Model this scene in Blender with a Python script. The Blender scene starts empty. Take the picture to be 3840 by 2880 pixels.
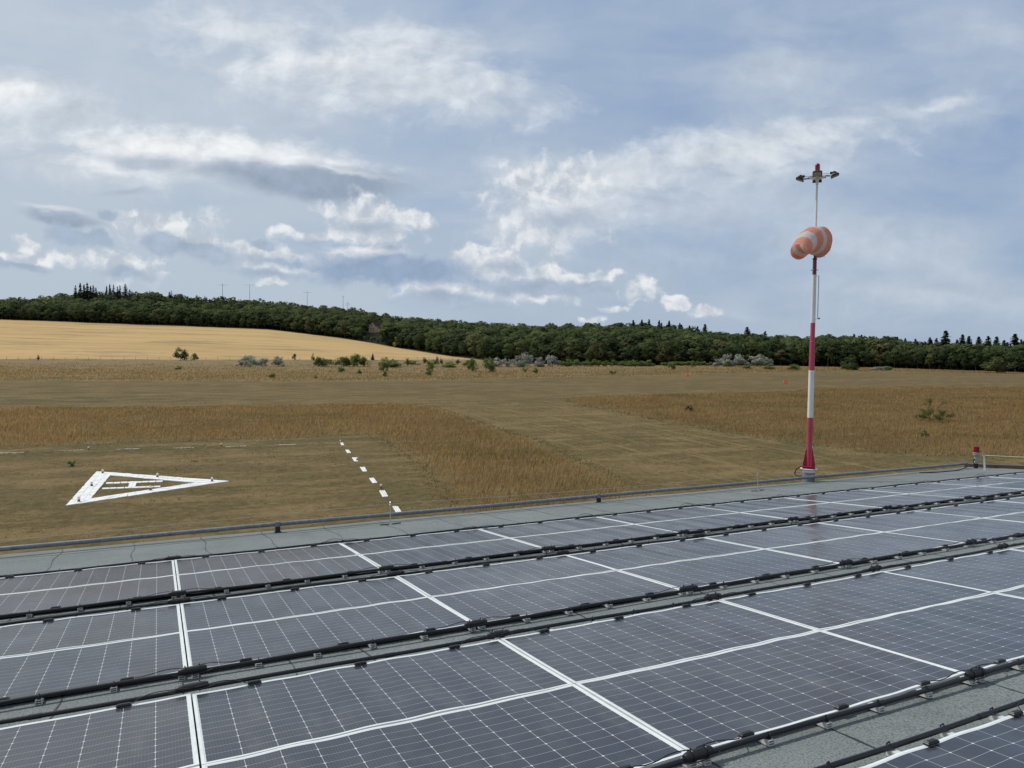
import bpy, bmesh, math, random
import numpy as np
from mathutils import Vector, Matrix
random.seed(7); rng = np.random.default_rng(7)
S = bpy.context.scene
COL = S.collection

# ------------------------------------------------------------------ camera
FPX = 2728.08                                   # focal length in pixels of a 3840 wide picture
WM = np.array([[0.89891907, -0.00715957, 0.43805622],
               [-0.43794135, -0.04280968, 0.89798369],
               [0.01232387, -0.99905759, -0.0416179]])
CAMZ = 7.0
cam = bpy.data.cameras.new('camera'); co = bpy.data.objects.new('camera', cam); COL.objects.link(co)
m = Matrix.Identity(4)
for i in range(3):
    m[i][0] = WM[i, 0]; m[i][1] = -WM[i, 1]; m[i][2] = -WM[i, 2]
m[2][3] = CAMZ
co.matrix_world = m
cam.sensor_width = 36; cam.lens = 36 * FPX / 3840; cam.clip_start = .1; cam.clip_end = 9000
S.camera = co
S.render.engine = 'CYCLES'; S.cycles.max_bounces = 6; S.cycles.diffuse_bounces = 2; S.cycles.glossy_bounces = 3; S.cycles.transmission_bounces = 3; S.cycles.caustics_reflective = False; S.cycles.caustics_refractive = False

# ------------------------------------------------------------------ colour management, sun
S.view_settings.view_transform = 'Standard'; S.view_settings.look = 'None'
S.view_settings.exposure = 0; S.view_settings.gamma = 1
SUN_EL, SUN_AZ = math.radians(50), math.radians(-38)      # azimuth from +Y towards +X
sd = Vector((math.sin(SUN_AZ) * math.cos(SUN_EL), math.cos(SUN_AZ) * math.cos(SUN_EL), math.sin(SUN_EL)))
sun = bpy.data.lights.new('sun', 'SUN'); so = bpy.data.objects.new('sun', sun); COL.objects.link(so)
sun.energy = 3.1; sun.angle = math.radians(4); sun.color = (1, .95, .87)
so.rotation_euler = (-sd).to_track_quat('-Z', 'Y').to_euler(); so.location = (0, 0, 60)

# ------------------------------------------------------------------ pixel helpers (rays of the surveyed view)
FW = np.array([math.sin(math.radians(26.0)), math.cos(math.radians(26.0))]); RT = np.array([FW[1], -FW[0]])
def ray(x, y): return WM @ np.array([(x - 1920) / FPX, (y - 1440) / FPX, 1.0])
def gnd(x, y, z=0.0):
    d = ray(x, y); k = (z - CAMZ) / d[2]; return np.array([d[0] * k, d[1] * k, z])
def at(x, y, t):
    d = ray(x, y); k = t / (d[:2] @ FW); return d * k + np.array([0, 0, CAMZ])
def px_of(p):
    c = WM.T @ (np.asarray(p, float) - np.array([0, 0, CAMZ]))
    return (1920 + FPX * c[0] / c[2], 1440 + FPX * c[1] / c[2]) if c[2] > .05 else (-1e6, -1e6)

# ------------------------------------------------------------------ world: sky with clouds, in direction space
def build_world():
    w = bpy.data.worlds.new('World'); S.world = w; w.use_nodes = True
    nt = w.node_tree; N = nt.nodes; L = nt.links; N.clear()
    def n(t, **k):
        q = N.new(t)
        for a, b in k.items(): setattr(q, a, b)
        return q
    def put(sock, v):
        if hasattr(v, 'is_linked') or isinstance(v, bpy.types.NodeSocket): L.new(v, sock)
        else: sock.default_value = v
    def mth(op, a, b=0.0, c=0.0, clamp=False):
        q = n('ShaderNodeMath', operation=op, use_clamp=clamp)
        put(q.inputs[0], a); put(q.inputs[1], b); put(q.inputs[2], c); return q.outputs[0]
    def vec(op, a, b):
        q = n('ShaderNodeVectorMath', operation=op); put(q.inputs[0], a); put(q.inputs[1], b)
        return q.outputs['Value'] if op in ('LENGTH', 'DOT_PRODUCT') else q.outputs[0]
    def rng_(v, a, b, c=0.0, d=1.0):
        q = n('ShaderNodeMapRange', interpolation_type='SMOOTHSTEP'); put(q.inputs[0], v)
        for i, k in enumerate((a, b, c, d)): q.inputs[1 + i].default_value = k
        return q.outputs[0]
    def mix(f, a, b):
        q = n('ShaderNodeMix', data_type='RGBA'); put(q.inputs[0], f); put(q.inputs[6], a); put(q.inputs[7], b); return q.outputs[2]
    def noise(v, sc, det=5, rough=.55, dist=0.0):
        q = n('ShaderNodeTexNoise'); put(q.inputs['Vector'], v); q.inputs['Scale'].default_value = sc
        q.inputs['Detail'].default_value = det; q.inputs['Roughness'].default_value = rough; q.inputs['Distortion'].default_value = dist
        return q
    sky = n('ShaderNodeTexSky', sky_type='NISHITA'); sky.sun_disc = False
    sky.sun_elevation = SUN_EL; sky.sun_rotation = SUN_AZ; sky.altitude = 200; sky.air_density = 1.0; sky.dust_density = 1.4; sky.ozone_density = 1.0
    tc = n('ShaderNodeTexCoord')
    D = tc.outputs['Generated']
    f = vec('DOT_PRODUCT', D, (FW[0], FW[1], 0)); r = vec('DOT_PRODUCT', D, (RT[0], RT[1], 0)); u = vec('DOT_PRODUCT', D, (0, 0, 1))
    fc = mth('MAXIMUM', f, .12)
    a = mth('DIVIDE', r, fc); e = mth('DIVIDE', u, fc)
    cb = n('ShaderNodeCombineXYZ'); put(cb.inputs[0], a); put(cb.inputs[1], e)
    P = cb.outputs[0]
    def warp(sc, amp, det, stretch=(1, 1, 1)):
        v = vec('MULTIPLY', P, stretch)
        q = noise(v, sc, det, .6)
        d = vec('SUBTRACT', q.outputs['Color'], (.5, .5, .5))
        return vec('ADD', P, vec('MULTIPLY', d, (amp[0], amp[1], 0)))
    Pw = warp(4.5, (.16, .09), 5, (.7, 1.5, 1))        # wispy high cloud
    Pc = warp(20, (.040, .034), 5)                  # cauliflower edges
    wn = noise(vec('MULTIPLY', Pw, (.55, 1.6, 1)), 7, 6, .52).outputs['Fac']
    wf = noise(vec('MULTIPLY', Pw, (1.0, 1.5, 1)), 17, 7, .57).outputs['Fac']
    cn = noise(Pc, 26, 6, .55).outputs['Fac']
    cn2 = noise(vec('ADD', Pc, (.008, -.010, 0)), 26, 6, .55).outputs['Fac']
    relief = mth('MULTIPLY', mth('SUBTRACT', cn, cn2), 2.2)
    def ae(x, y):
        d = ray(x, y); k = d[:2] @ FW; return (d[:2] @ RT / k, d[2] / k)
    K = 10.0                                         # background strength is 0.1
    def C(r_, g, b): return (r_ * K, g * K, b * K, 1)
    wo = mth('MULTIPLY_ADD', wn, 1.5, .32)           # 1 + 2 (noise - .5)
    fo = mth('MULTIPLY_ADD', wf, 1.7, .22); co_ = mth('MULTIPLY_ADD', cn, 2.3, -.08); so_ = mth('MULTIPLY_ADD', wn, .9, .55)
    last = wn
    def layer(items, kind):
        """density of a family of elliptic clouds (x, y, rx, ry, weight, rotation; survey pixels), the largest at each direction"""
        nonlocal last
        src, off = {'w': (Pw, wo), 'f': (Pw, fo), 'c': (Pc, co_), 's': (Pw, so_)}[kind]; acc = None
        for x, y, rx, ry, al, rot in items:
            g = n('ShaderNodeVectorMath', operation='MULTIPLY_ADD'); put(g.inputs[0], last); g.inputs[1].default_value = (1e-9, 1e-9, 1e-9); put(g.inputs[2], src)   # keeps the nodes in sequence
            q = n('ShaderNodeMapping', vector_type='TEXTURE'); put(q.inputs['Vector'], g.outputs[0]); q.inputs['Location'].default_value = (*ae(x, y), 0)
            q.inputs['Rotation'].default_value = (0, 0, -math.radians(rot)); k_ = 1.12 if kind == 'c' else 1.0; q.inputs['Scale'].default_value = (k_ * rx / FPX, k_ * ry / FPX, 1e6)
            dd = mth('SUBTRACT', off, vec('LENGTH', q.outputs[0], (0, 0, 0)))
            if al != 1: dd = mth('MULTIPLY', dd, al)
            acc = dd if acc is None else mth('MAXIMUM', acc, dd)
            last = acc
        return acc
    # clear air: Nishita, thinned by a milky veil that thickens to the left and the horizon
    hz = mth('POWER', mth('SUBTRACT', 1.0, mth('MINIMUM', mth('MAXIMUM', e, 0.0), 1.0)), 3.0)
    veil = mth('ADD', mth('MULTIPLY', hz, .40), rng_(a, .35, -.75, 0, .62))
    veil = mth('ADD', veil, mth('MULTIPLY', mth('SUBTRACT', wn, .5), 1.3))
    veil = mth('ADD', veil, .30, clamp=True)
    base = mix(.80, sky.outputs[0], C(.225, .345, .565))
    col = mix(veil, base, mix(hz, C(.515, .59, .685), C(.455, .54, .63)))
    tex = mth('MULTIPLY_ADD', mth('ADD', mth('SUBTRACT', wf, .5), mth('MULTIPLY', relief, .4)), .42, 1.0)   # light and shade inside the clouds
    def scale(c):
        q = n('ShaderNodeVectorMath', operation='SCALE'); q.inputs[0].default_value = c[:3]; put(q.inputs['Scale'], tex); return q.outputs[0]
    def over(col, dens, c, soft, alpha=1.0, lo=0.0): return mix(rng_(dens, lo, soft, 0, alpha), col, scale(c))
    W = C(.66, .71, .765); W2 = C(.545, .61, .69); WB = C(.86, .88, .90); G = C(.42, .485, .575); DK = C(.315, .385, .495); DB = C(.29, .385, .54)
    # thin high sheets
    col = over(col, layer([(300, 60, 420, 120, .5, 8), (250, 420, 620, 200, .8, 6), (420, 520, 700, 90, .8, 4), (1750, 120, 500, 160, .5, -10), (1850, 345, 220, 45, .7, 4), (1900, 430, 260, 30, .6, -2),
        (2950, 240, 480, 280, .8, -24), (3560, 420, 560, 240, .8, -8), (3700, 120, 420, 160, .6, 0), (2450, 760, 900, 260, .8, -6), (1900, 640, 420, 130, .7, 6), (3050, 900, 980, 220, .8, -2), (3400, 1120, 980, 170, .8, 0), (2600, 980, 700, 120, .6, 0), (1100, 400, 500, 120, .6, 6)], 'w'), W2, 1.15, .85)
    col = over(col, layer([(900, 110, 480, 130, .95, 14), (1330, 250, 760, 235, 1, 9), (1560, 340, 620, 150, 1, 6), (1480, 150, 420, 150, .9, 8), (80, 360, 330, 120, .95, 10), (350, 520, 620, 120, .8, 6), (3540, 365, 130, 34, .8, -8), (500, 640, 560, 120, .8, 2)], 'f'), W, 1.0, .95)
    col = over(col, layer([(2700, 570, 820, 130, 1, -9), (3000, 500, 460, 120, .9, -14), (2300, 650, 480, 140, 1, -12), (2120, 740, 380, 190, .9, 0), (2000, 880, 330, 110, .7, 0), (2850, 650, 560, 60, .6, -8)], 'f'), W, 1.05, .95)
    # altocumulus bank on the left, bright crest and smooth dark lens
    col = over(col, layer([(640, 560, 470, 110, 1, 2), (1000, 580, 480, 110, 1, 10), (20, 330, 170, 55, .9, 12), (420, 620, 240, 60, .8, 0), (1250, 210, 380, 60, .6, -8)], 'f'), WB, 1.0, .95)
    col = over(col, layer([(560, 615, 240, 52, .75, 6), (800, 655, 260, 46, .7, 4), (470, 738, 150, 20, .6, -2), (1480, 345, 200, 40, .4, 4)], 'f'), G, .8, .92)
    col = over(col, layer([(1160, 690, 460, 108, 1, 3), (240, 832, 170, 28, .7, 4)], 's'), DK, .62, .95)
    col = over(col, layer([(1230, 632, 360, 20, .7, 12), (210, 795, 170, 16, .7, 4)], 's'), WB, 1.0, .6)
    # low cumulus: sunlit tops, then the shaded undersides over them
    cum = [(2060, 700, 240, 110, .7, -8), (2010, 860, 240, 90, .55, 0), (640, 885, 235, 72, 1, 14), (95, 920, 60, 40, .8, 20), (80, 975, 150, 34, .9, 8), (460, 1000, 150, 58, .8, 8), (1020, 955, 230, 42, .8, 8), (1180, 890, 140, 30, .8, 6),
        (1360, 800, 180, 74, .85, 8), (1540, 825, 110, 40, .75, 10), (1420, 870, 190, 50, .8, 0), (1370, 945, 190, 34, .8, 2), (1060, 1000, 210, 30, .7, 8), (1830, 980, 150, 66, .95, 8), (1960, 1030, 260, 50, .8, 0), (2190, 1040, 140, 30, .9, 4),
        (1680, 1095, 260, 46, .7, 6), (2000, 1110, 200, 34, .6, 0), (1020, 1064, 60, 18, .8, 0), (2395, 1095, 80, 46, .95, 0), (2535, 1135, 60, 34, 1, 8), (2645, 1168, 80, 26, 1, 0), (2225, 1197, 44, 16, 1, 0), (2310, 1035, 50, 14, .7, 0), (2300, 1165, 60, 16, .5, 0), (790, 815, 70, 44, .5, 0), (260, 965, 90, 36, .5, 10)]
    dens = layer(cum, 'c')
    top = mix(rng_(relief, -.35, .40), C(.50, .56, .64), C(.84, .86, .88))
    col = mix(rng_(dens, .02, .50, 0, .96), col, top)
    dark = [(690, 930, 215, 46, .9, 12), (90, 1002, 150, 20, .8, 6), (290, 890, 130, 38, 1, 8), (420, 815, 60, 32, .8, 8), (460, 1025, 140, 34, .6, 8), (1040, 985, 210, 26, .6, 8), (980, 922, 68, 24, .9, 8), (1210, 912, 140, 24, .8, 6),
        (1400, 850, 180, 40, .5, 6), (2010, 1078, 280, 40, .8, 0), (1700, 1125, 250, 34, .6, 4), (2190, 1060, 130, 16, .6, 2), (1900, 1010, 120, 40, .5, 8), (2110, 830, 180, 70, .4, 0), (2400, 1125, 70, 18, .4, 0), (1000, 1030, 200, 22, .5, 6)]
    col = over(col, layer(dark, 'c'), C(.375, .46, .58), .55, .92)
    col = over(col, layer([(1410, 1005, 330, 74, 1, 0), (1560, 1005, 240, 62, 1, 4)], 'c'), DB, .7, .92)
    col = over(col, layer([(1380, 962, 230, 22, .8, 2)], 's'), WB, 1.0, .75)
    # behind and far round: even bright broken cloud
    side = rng_(f, .16, .42)
    rest = mix(rng_(noise(D, 2.2, 4, .6).outputs['Fac'], .35, .65), C(.30, .38, .54), C(.58, .62, .67))
    col = mix(side, rest, col)
    col = mix(rng_(u, -.02, .0), C(.10, .085, .05), col)
    bg = n('ShaderNodeBackground'); put(bg.inputs[0], col); bg.inputs[1].default_value = .1
    out = n('ShaderNodeOutputWorld'); L.new(bg.outputs[0], out.inputs[0])
    w.cycles.sampling_method = 'NONE'
build_world()

# ------------------------------------------------------------------ materials
def mat(name, color, rough=.6, metal=0.0, spec=.5, build=None):
    m_ = bpy.data.materials.new(name); m_.use_nodes = True
    b = m_.node_tree.nodes['Principled BSDF']
    b.inputs['Base Color'].default_value = (*color, 1); b.inputs['Roughness'].default_value = rough; b.inputs['Metallic'].default_value = metal
    b.inputs['Specular IOR Level'].default_value = spec
    if build: build(NT(m_), b)
    return m_
class NT:
    def __init__(s, m_): s.t = m_.node_tree; s.N = s.t.nodes; s.L = s.t.links
    def n(s, t, **k):
        q = s.N.new(t)
        for a, b in k.items(): setattr(q, a, b)
        return q
    def put(s, sock, v):
        if isinstance(v, bpy.types.NodeSocket): s.L.new(v, sock)
        else: sock.default_value = v
    def math(s, op, a, b=0.0, c=0.0, clamp=False):
        q = s.n('ShaderNodeMath', operation=op, use_clamp=clamp); s.put(q.inputs[0], a); s.put(q.inputs[1], b); s.put(q.inputs[2], c); return q.outputs[0]
    def vec(s, op, a, b):
        q = s.n('ShaderNodeVectorMath', operation=op); s.put(q.inputs[0], a); s.put(q.inputs[1], b); return q.outputs[0]
    def rng(s, v, a, b, c=0.0, d=1.0, smooth=True):
        q = s.n('ShaderNodeMapRange', interpolation_type='SMOOTHSTEP' if smooth else 'LINEAR'); s.put(q.inputs[0], v)
        for i, k in enumerate((a, b, c, d)): q.inputs[1 + i].default_value = k
        return q.outputs[0]
    def mix(s, f, a, b):
        q = s.n('ShaderNodeMix', data_type='RGBA'); s.put(q.inputs[0], f)
        s.put(q.inputs[6], a if isinstance(a, bpy.types.NodeSocket) else (*a, 1)); s.put(q.inputs[7], b if isinstance(b, bpy.types.NodeSocket) else (*b, 1)); return q.outputs[2]
    def noise(s, v, sc, det=4, rough=.55):
        q = s.n('ShaderNodeTexNoise'); s.put(q.inputs['Vector'], v); q.inputs['Scale'].default_value = sc; q.inputs['Detail'].default_value = det; q.inputs['Roughness'].default_value = rough; return q.outputs['Fac']
    def obj(s): return s.n('ShaderNodeTexCoord').outputs['Object']
    def pos(s): return s.n('ShaderNodeNewGeometry').outputs['Position']
    def bump(s, b, h, strength, dist):
        q = s.n('ShaderNodeBump'); s.put(q.inputs['Height'], h); q.inputs['Strength'].default_value = strength; q.inputs['Distance'].default_value = dist; s.L.new(q.outputs[0], b.inputs['Normal'])
    def thin(s, b, c, f, nrm=None):
        """a thin leaf or blade: light comes through it as well as off it"""
        tr = s.n('ShaderNodeBsdfTranslucent'); s.put(tr.inputs[0], c)
        if nrm is not None: s.L.new(nrm, b.inputs['Normal'])
        mx = s.n('ShaderNodeMixShader'); mx.inputs[0].default_value = f; s.L.new(b.outputs[0], mx.inputs[1]); s.L.new(tr.outputs[0], mx.inputs[2]); s.L.new(mx.outputs[0], s.N['Material Output'].inputs[0])
    def attr(s, name): return s.n('ShaderNodeAttribute', attribute_name=name)

CU, CV = .184, .093
def m_cells(t, b):
    o = t.obj(); sp = t.n('ShaderNodeSeparateXYZ'); t.put(sp.inputs[0], o)
    def dist(sock, c): 
        q = t.math('DIVIDE', sock, c); return t.math('MULTIPLY', t.math('ABSOLUTE', t.math('SUBTRACT', q, t.math('ROUND', q))), c)
    dx = dist(sp.outputs[0], CU); dy = dist(sp.outputs[1], CV)
    l1 = t.math('MULTIPLY', t.math('LESS_THAN', dx, .0017), .50); l2 = t.math('MULTIPLY', t.math('LESS_THAN', dy, .0013), .42)
    dm = t.math('MULTIPLY', t.math('LESS_THAN', t.math('ADD', dx, t.math('MULTIPLY', dy, 1.2)), .0090), .8)
    bx = dist(sp.outputs[0], CU / 11); bb = t.math('MULTIPLY', t.math('LESS_THAN', bx, .0006), .10)
    f = t.math('MAXIMUM', t.math('MAXIMUM', l1, l2), t.math('MAXIMUM', dm, bb))
    edge = t.math('MAXIMUM', t.math('GREATER_THAN', t.math('ABSOLUTE', sp.outputs[0]), 6 * CU), t.math('GREATER_THAN', t.math('ABSOLUTE', sp.outputs[1]), 6 * CV))
    f = t.math('MAXIMUM', f, t.math('MULTIPLY', edge, .92))
    oi = t.n('ShaderNodeObjectInfo')
    dust = t.noise(t.pos(), 3.5, 6, .6)
    cell = t.mix(t.rng(dust, .3, .75), (.021, .026, .039), (.036, .040, .050))
    colr = t.mix(f, cell, (.72, .755, .745))
    t.L.new(colr, b.inputs['Base Color'])
    t.L.new(t.rng(t.noise(t.pos(), 2.3, 5), .3, .7, .15, .26), b.inputs['Roughness'])
    colr = t.mix(t.math('MULTIPLY', t.rng(t.noise(t.vec('MULTIPLY', t.pos(), (1, .35, 1)), 5, 6, .65), .48, .8), .10), colr, (.42, .40, .36))     # a film of dust
    t.L.new(t.mix(t.math('MULTIPLY', oi.outputs['Random'], .10), colr, (.25, .22, .22)), b.inputs['Base Color'])
    b.inputs['IOR'].default_value = 1.5; b.inputs['Coat Weight'].default_value = 0
M = {}
M['cells'] = mat('solar_cells', (.02, .02, .03), .22, build=m_cells)
def m_frame(t, b):
    t.L.new(t.mix(t.rng(t.noise(t.pos(), 7, 6, .65), .35, .75), (.72, .755, .745), (.60, .63, .62)), b.inputs['Base Color'])
M['frame'] = mat('white_border', (.8, .83, .82), .4, build=m_frame)
M['frame_in'] = mat('grey_lip', (.60, .65, .64), .45)
M['black'] = mat('black_plastic', (.008, .0085, .010), .42)
M['tube'] = mat('black_tube', (.007, .008, .011), .34, spec=.4)
M['coil'] = mat('black_cable', (.007, .0075, .009), .5)
def m_alu(t, b):
    t.L.new(t.mix(t.noise(t.pos(), 60, 3), (.60, .61, .60), (.74, .75, .73)), b.inputs['Base Color'])
M['alu'] = mat('mill_aluminium', (.6, .6, .6), .42, .15, build=m_alu)
M['dark'] = mat('dark_slot', (.015, .015, .016), .7)
def m_roof(t, b):
    p = t.obj()
    big = t.noise(p, .55, 5, .6); mid = t.noise(p, 6, 5, .6); g = t.noise(p, 190, 2, .7); g2 = t.noise(p, 75, 3, .75)
    c = t.mix(t.rng(big, .3, .7), (.158, .179, .177), (.210, .232, .228))
    c = t.mix(t.math('MULTIPLY', t.rng(mid, .45, .8), .45), c, (.125, .147, .142)); c = t.mix(t.math('MULTIPLY', t.rng(t.noise(t.vec('MULTIPLY', p, (1.6, .35, 1)), 1.1, 6, .7), .52, .72), .45), c, (.125, .142, .13))
    c = t.mix(t.rng(g, .56, .72), c, (.36, .385, .375)); c = t.mix(t.rng(g2, .54, .36, 0, .75), c, (.055, .066, .064))
    t.L.new(c, b.inputs['Base Color']); t.bump(b, t.math('ADD', g, g2), .5, .004)
M['roof'] = mat('mineral_roof_felt', (.2, .2, .2), .85, spec=.3, build=m_roof)
M['bitumen'] = mat('bitumen_bead', (.022, .026, .026), .6)
M['bitumen_lap'] = mat('bitumen_lap', (.095, .11, .108), .8)
M['verge'] = mat('brown_sheet_metal', (.045, .033, .028), .5)
def m_galv(t, b):
    p = t.pos(); c = t.mix(t.rng(t.noise(p, 14, 6, .7), .35, .7), (.13, .145, .158), (.225, .242, .258)); c = t.mix(t.rng(t.noise(p, 38, 3), .6, .72, 0, .5), c, (.30, .32, .34))
    t.L.new(c, b.inputs['Base Color'])
M['galv'] = mat('weathered_zinc', (.2, .22, .25), .6, .1, build=m_galv)
M['steel'] = mat('bright_steel', (.6, .61, .62), .32, .9)
M['wire'] = mat('steel_wire', (.42, .41, .36), .5, .5)
M['rope'] = mat('pale_rope', (.62, .62, .52), .8)
def m_paint(c, c2=None, sc=5):
    c2 = c2 or tuple(x * .8 for x in c)
    def f(t, b):
        p = t.obj(); q = t.vec('MULTIPLY', p, (1, 1, .35))
        t.L.new(t.mix(t.rng(t.noise(q, sc, 6, .65), .45, .75), c, c2), b.inputs['Base Color'])
        t.L.new(t.rng(t.noise(p, 11, 4), .3, .7, .34, .55), b.inputs['Roughness'])
    return f
M['white'] = mat('white_paint', (.7, .72, .7), .4, build=m_paint((.70, .72, .69), (.60, .62, .58)))
M['red'] = mat('faded_red_paint', (.4, .06, .09), .4, build=m_paint((.42, .060, .098), (.33, .045, .075)))
M['deepred'] = mat('deep_red_paint', (.3, .012, .03), .35, build=m_paint((.33, .012, .038), (.24, .010, .03)))
M['oxide'] = mat('dark_oxide_paint', (.14, .03, .035), .5, build=m_paint((.17, .030, .036), (.10, .02, .024)))
M['pedestal'] = mat('grey_pedestal', (.2, .22, .24), .7, build=m_paint((.19, .21, .23), (.15, .165, .18)))
M['castgrey'] = mat('grey_casting', (.33, .34, .34), .5, .3)
M['lens'] = mat('red_lens', (.19, .002, .005), .14)
M['glass'] = mat('flood_glass', (.34, .35, .34), .12)
M['milk'] = mat('milky_lens', (.80, .78, .70), .25)
M['lampbase'] = mat('rust_red_base', (.16, .035, .03), .6)
def m_cloth(c, c2, spots=False):
    def f(t, b):
        p = t.obj(); n_ = t.noise(p, 12, 6, .6); cc = t.mix(t.rng(n_, .35, .7), c, c2)
        if spots: cc = t.mix(t.rng(t.noise(p, 26, 3, .7), .62, .70, 0, .7), cc, (.16, .15, .13))
        t.L.new(cc, b.inputs['Base Color'])
        tr = t.n('ShaderNodeBsdfTranslucent'); t.put(tr.inputs[0], cc)
        mx = t.n('ShaderNodeMixShader'); mx.inputs[0].default_value = .42
        out = t.N['Material Output']; t.L.new(b.outputs[0], mx.inputs[1]); t.L.new(tr.outputs[0], mx.inputs[2]); t.L.new(mx.outputs[0], out.inputs[0])
        t.bump(b, n_, .4, .02)
    return f
M['orange_cloth'] = mat('faded_orange_cloth', (.7, .26, .18), .9, spec=.1, build=m_cloth((.74, .37, .29), (.68, .29, .20)))
M['white_cloth'] = mat('grimy_white_cloth', (.7, .7, .7), .9, spec=.1, build=m_cloth((.70, .70, .70), (.58, .58, .57), True))
M['marker'] = mat('orange_marker', (.8, .16, .06), .6); M['marker_w'] = mat('white_marker', (.75, .7, .66), .6)
M['green_board'] = mat('dark_green_stand', (.02, .07, .045), .7)

# ground and vegetation colours
def fieldnoise(t, p, rotdeg, sx, sy, sc, det=5, rough=.6):
    q = t.n('ShaderNodeVectorRotate', rotation_type='Z_AXIS'); t.put(q.inputs['Vector'], p); q.inputs['Angle'].default_value = math.radians(rotdeg)
    return t.noise(t.vec('MULTIPLY', q.outputs[0], (sx, sy, 1)), sc, det, rough)
def m_ground(t, b):
    p = t.pos()
    A = fieldnoise(t, p, 3, .22, 1, .075, 6, .65)      # broad patches, long along the mowing lines
    B = fieldnoise(t, p, 3, .4, 1, .42, 6, .65)
    Cn = t.noise(p, 2.2, 6, .7); Dn = t.noise(p, 11, 4, .7)
    c = t.mix(t.rng(A, .36, .64), (.084, .069, .027), (.138, .100, .042))  # turf colour kept dark: the cloud shadow over the foreground is painted in
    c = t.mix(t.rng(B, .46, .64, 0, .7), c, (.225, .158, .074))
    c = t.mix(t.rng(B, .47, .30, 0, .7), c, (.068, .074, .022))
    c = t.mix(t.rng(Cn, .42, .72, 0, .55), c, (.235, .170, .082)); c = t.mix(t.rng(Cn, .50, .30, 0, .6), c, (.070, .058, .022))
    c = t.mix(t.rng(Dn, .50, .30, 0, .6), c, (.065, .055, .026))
    # mown stripes of the strip that runs between the tall patches
    s = fieldnoise(t, p, -83, .05, 1.0, 1.3, 5, .65)
    msk = t.attr('strip').outputs['Fac']
    c = t.mix(t.math('MULTIPLY', t.rng(s, .50, .66), t.math('MULTIPLY', msk, .55)), c, (.25, .185, .080))
    # far meadow beyond the runway: straw
    far = t.attr('meadow').outputs['Fac']
    mc = t.mix(t.rng(B, .35, .7), (.19, .140, .070), (.27, .195, .105)); mc = t.mix(t.rng(t.noise(p, .10, 5, .7), .56, .38, 0, .8), mc, (.115, .102, .048))
    c = t.mix(far, c, mc)
    gr = t.attr('grain').outputs['Fac']
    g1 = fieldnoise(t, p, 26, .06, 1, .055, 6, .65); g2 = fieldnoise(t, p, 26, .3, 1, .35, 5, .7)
    gc = t.mix(t.rng(g1, .38, .66), (.42, .285, .125), (.50, .345, .155)); gc = t.mix(t.rng(g2, .52, .76, 0, .6), gc, (.34, .245, .135)); gc = t.mix(t.math('MULTIPLY', t.rng(g1, .60, .72, 0, .6), t.rng(t.noise(p, .02, 4, .6), .45, .6)), gc, (.24, .185, .115))  # grain colour raised: sunshine on the field is painted into it
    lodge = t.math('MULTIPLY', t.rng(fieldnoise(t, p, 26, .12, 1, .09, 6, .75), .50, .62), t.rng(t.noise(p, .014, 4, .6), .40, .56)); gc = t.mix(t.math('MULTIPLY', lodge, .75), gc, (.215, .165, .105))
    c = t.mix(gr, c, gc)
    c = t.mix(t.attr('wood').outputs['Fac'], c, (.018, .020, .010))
    t.L.new(c, b.inputs['Base Color'])
    t.bump(b, t.math('ADD', t.math('MULTIPLY', Cn, 2.0), Dn), .5, .10)
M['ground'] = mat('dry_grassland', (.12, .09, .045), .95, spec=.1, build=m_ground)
def m_tall(t, b):
    p = t.pos(); A = t.noise(p, .11, 5, .65); B = t.noise(p, .8, 5, .65)
    tint = t.attr('tint').outputs['Fac']
    c = t.mix(t.rng(tint, .0, 1.0, smooth=False), (.262, .170, .070), (.420, .295, .138))
    c = t.mix(t.rng(A, .40, .66, 0, .6), c, (.300, .178, .070)); c = t.mix(t.rng(B, .55, .8, 0, .5), c, (.54, .40, .225))
    gsel = t.math('MULTIPLY', t.rng(t.noise(p, .07, 3, .6), .54, .66), .6)
    c = t.mix(gsel, c, (.20, .175, .065))
    c = t.mix(t.attr('green').outputs['Fac'], c, (.155, .150, .055))
    t.L.new(c, b.inputs['Base Color'])
    t.thin(b, c, .5)
M['tall'] = mat('tall_dry_grass', (.2, .12, .05), .9, spec=.1, build=m_tall)
def m_short(t, b):
    p = t.pos(); tint = t.attr('tint').outputs['Fac']
    c = t.mix(tint, (.20, .163, .060), (.35, .270, .112)); c = t.mix(t.rng(t.noise(p, .4, 5, .65), .35, .7), c, (.25, .178, .085)); c = t.mix(t.attr('green').outputs['Fac'], c, (.165, .145, .058))
    t.L.new(c, b.inputs['Base Color'])
    t.thin(b, c, .5)
M['short'] = mat('short_turf', (.1, .08, .04), .9, spec=.1, build=m_short)
def leafmat(name, c1, c2, var=.25):
    def f(t, b):
        oi = t.n('ShaderNodeObjectInfo').outputs['Random']; tint = t.attr('tint').outputs['Fac']
        c = t.mix(t.math('ADD', t.math('MULTIPLY', tint, .6), t.math('MULTIPLY', oi, .4)), c1, c2)
        t.L.new(c, b.inputs['Base Color'])
        vt = t.n('ShaderNodeVectorTransform', vector_type='NORMAL', convert_from='OBJECT', convert_to='WORLD'); t.put(vt.inputs[0], t.attr('cn').outputs['Vector'])
        g = t.n('ShaderNodeNewGeometry').outputs['Normal']
        t.thin(b, c, .35, t.vec('NORMALIZE', t.vec('ADD', t.vec('MULTIPLY', g, (.4, .4, .4)), t.vec('MULTIPLY', vt.outputs[0], (.9, .9, .9))), (0, 0, 0)))
    return mat(name, c1, .8, spec=.12, build=f)
M['leaf'] = leafmat('oak_foliage', (.024, .040, .018), (.080, .108, .040))
M['leaf2'] = leafmat('ash_foliage', (.040, .060, .022), (.125, .152, .054))
M['leaf3'] = leafmat('olive_foliage', (.07, .076, .030), (.16, .155, .066))
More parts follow.
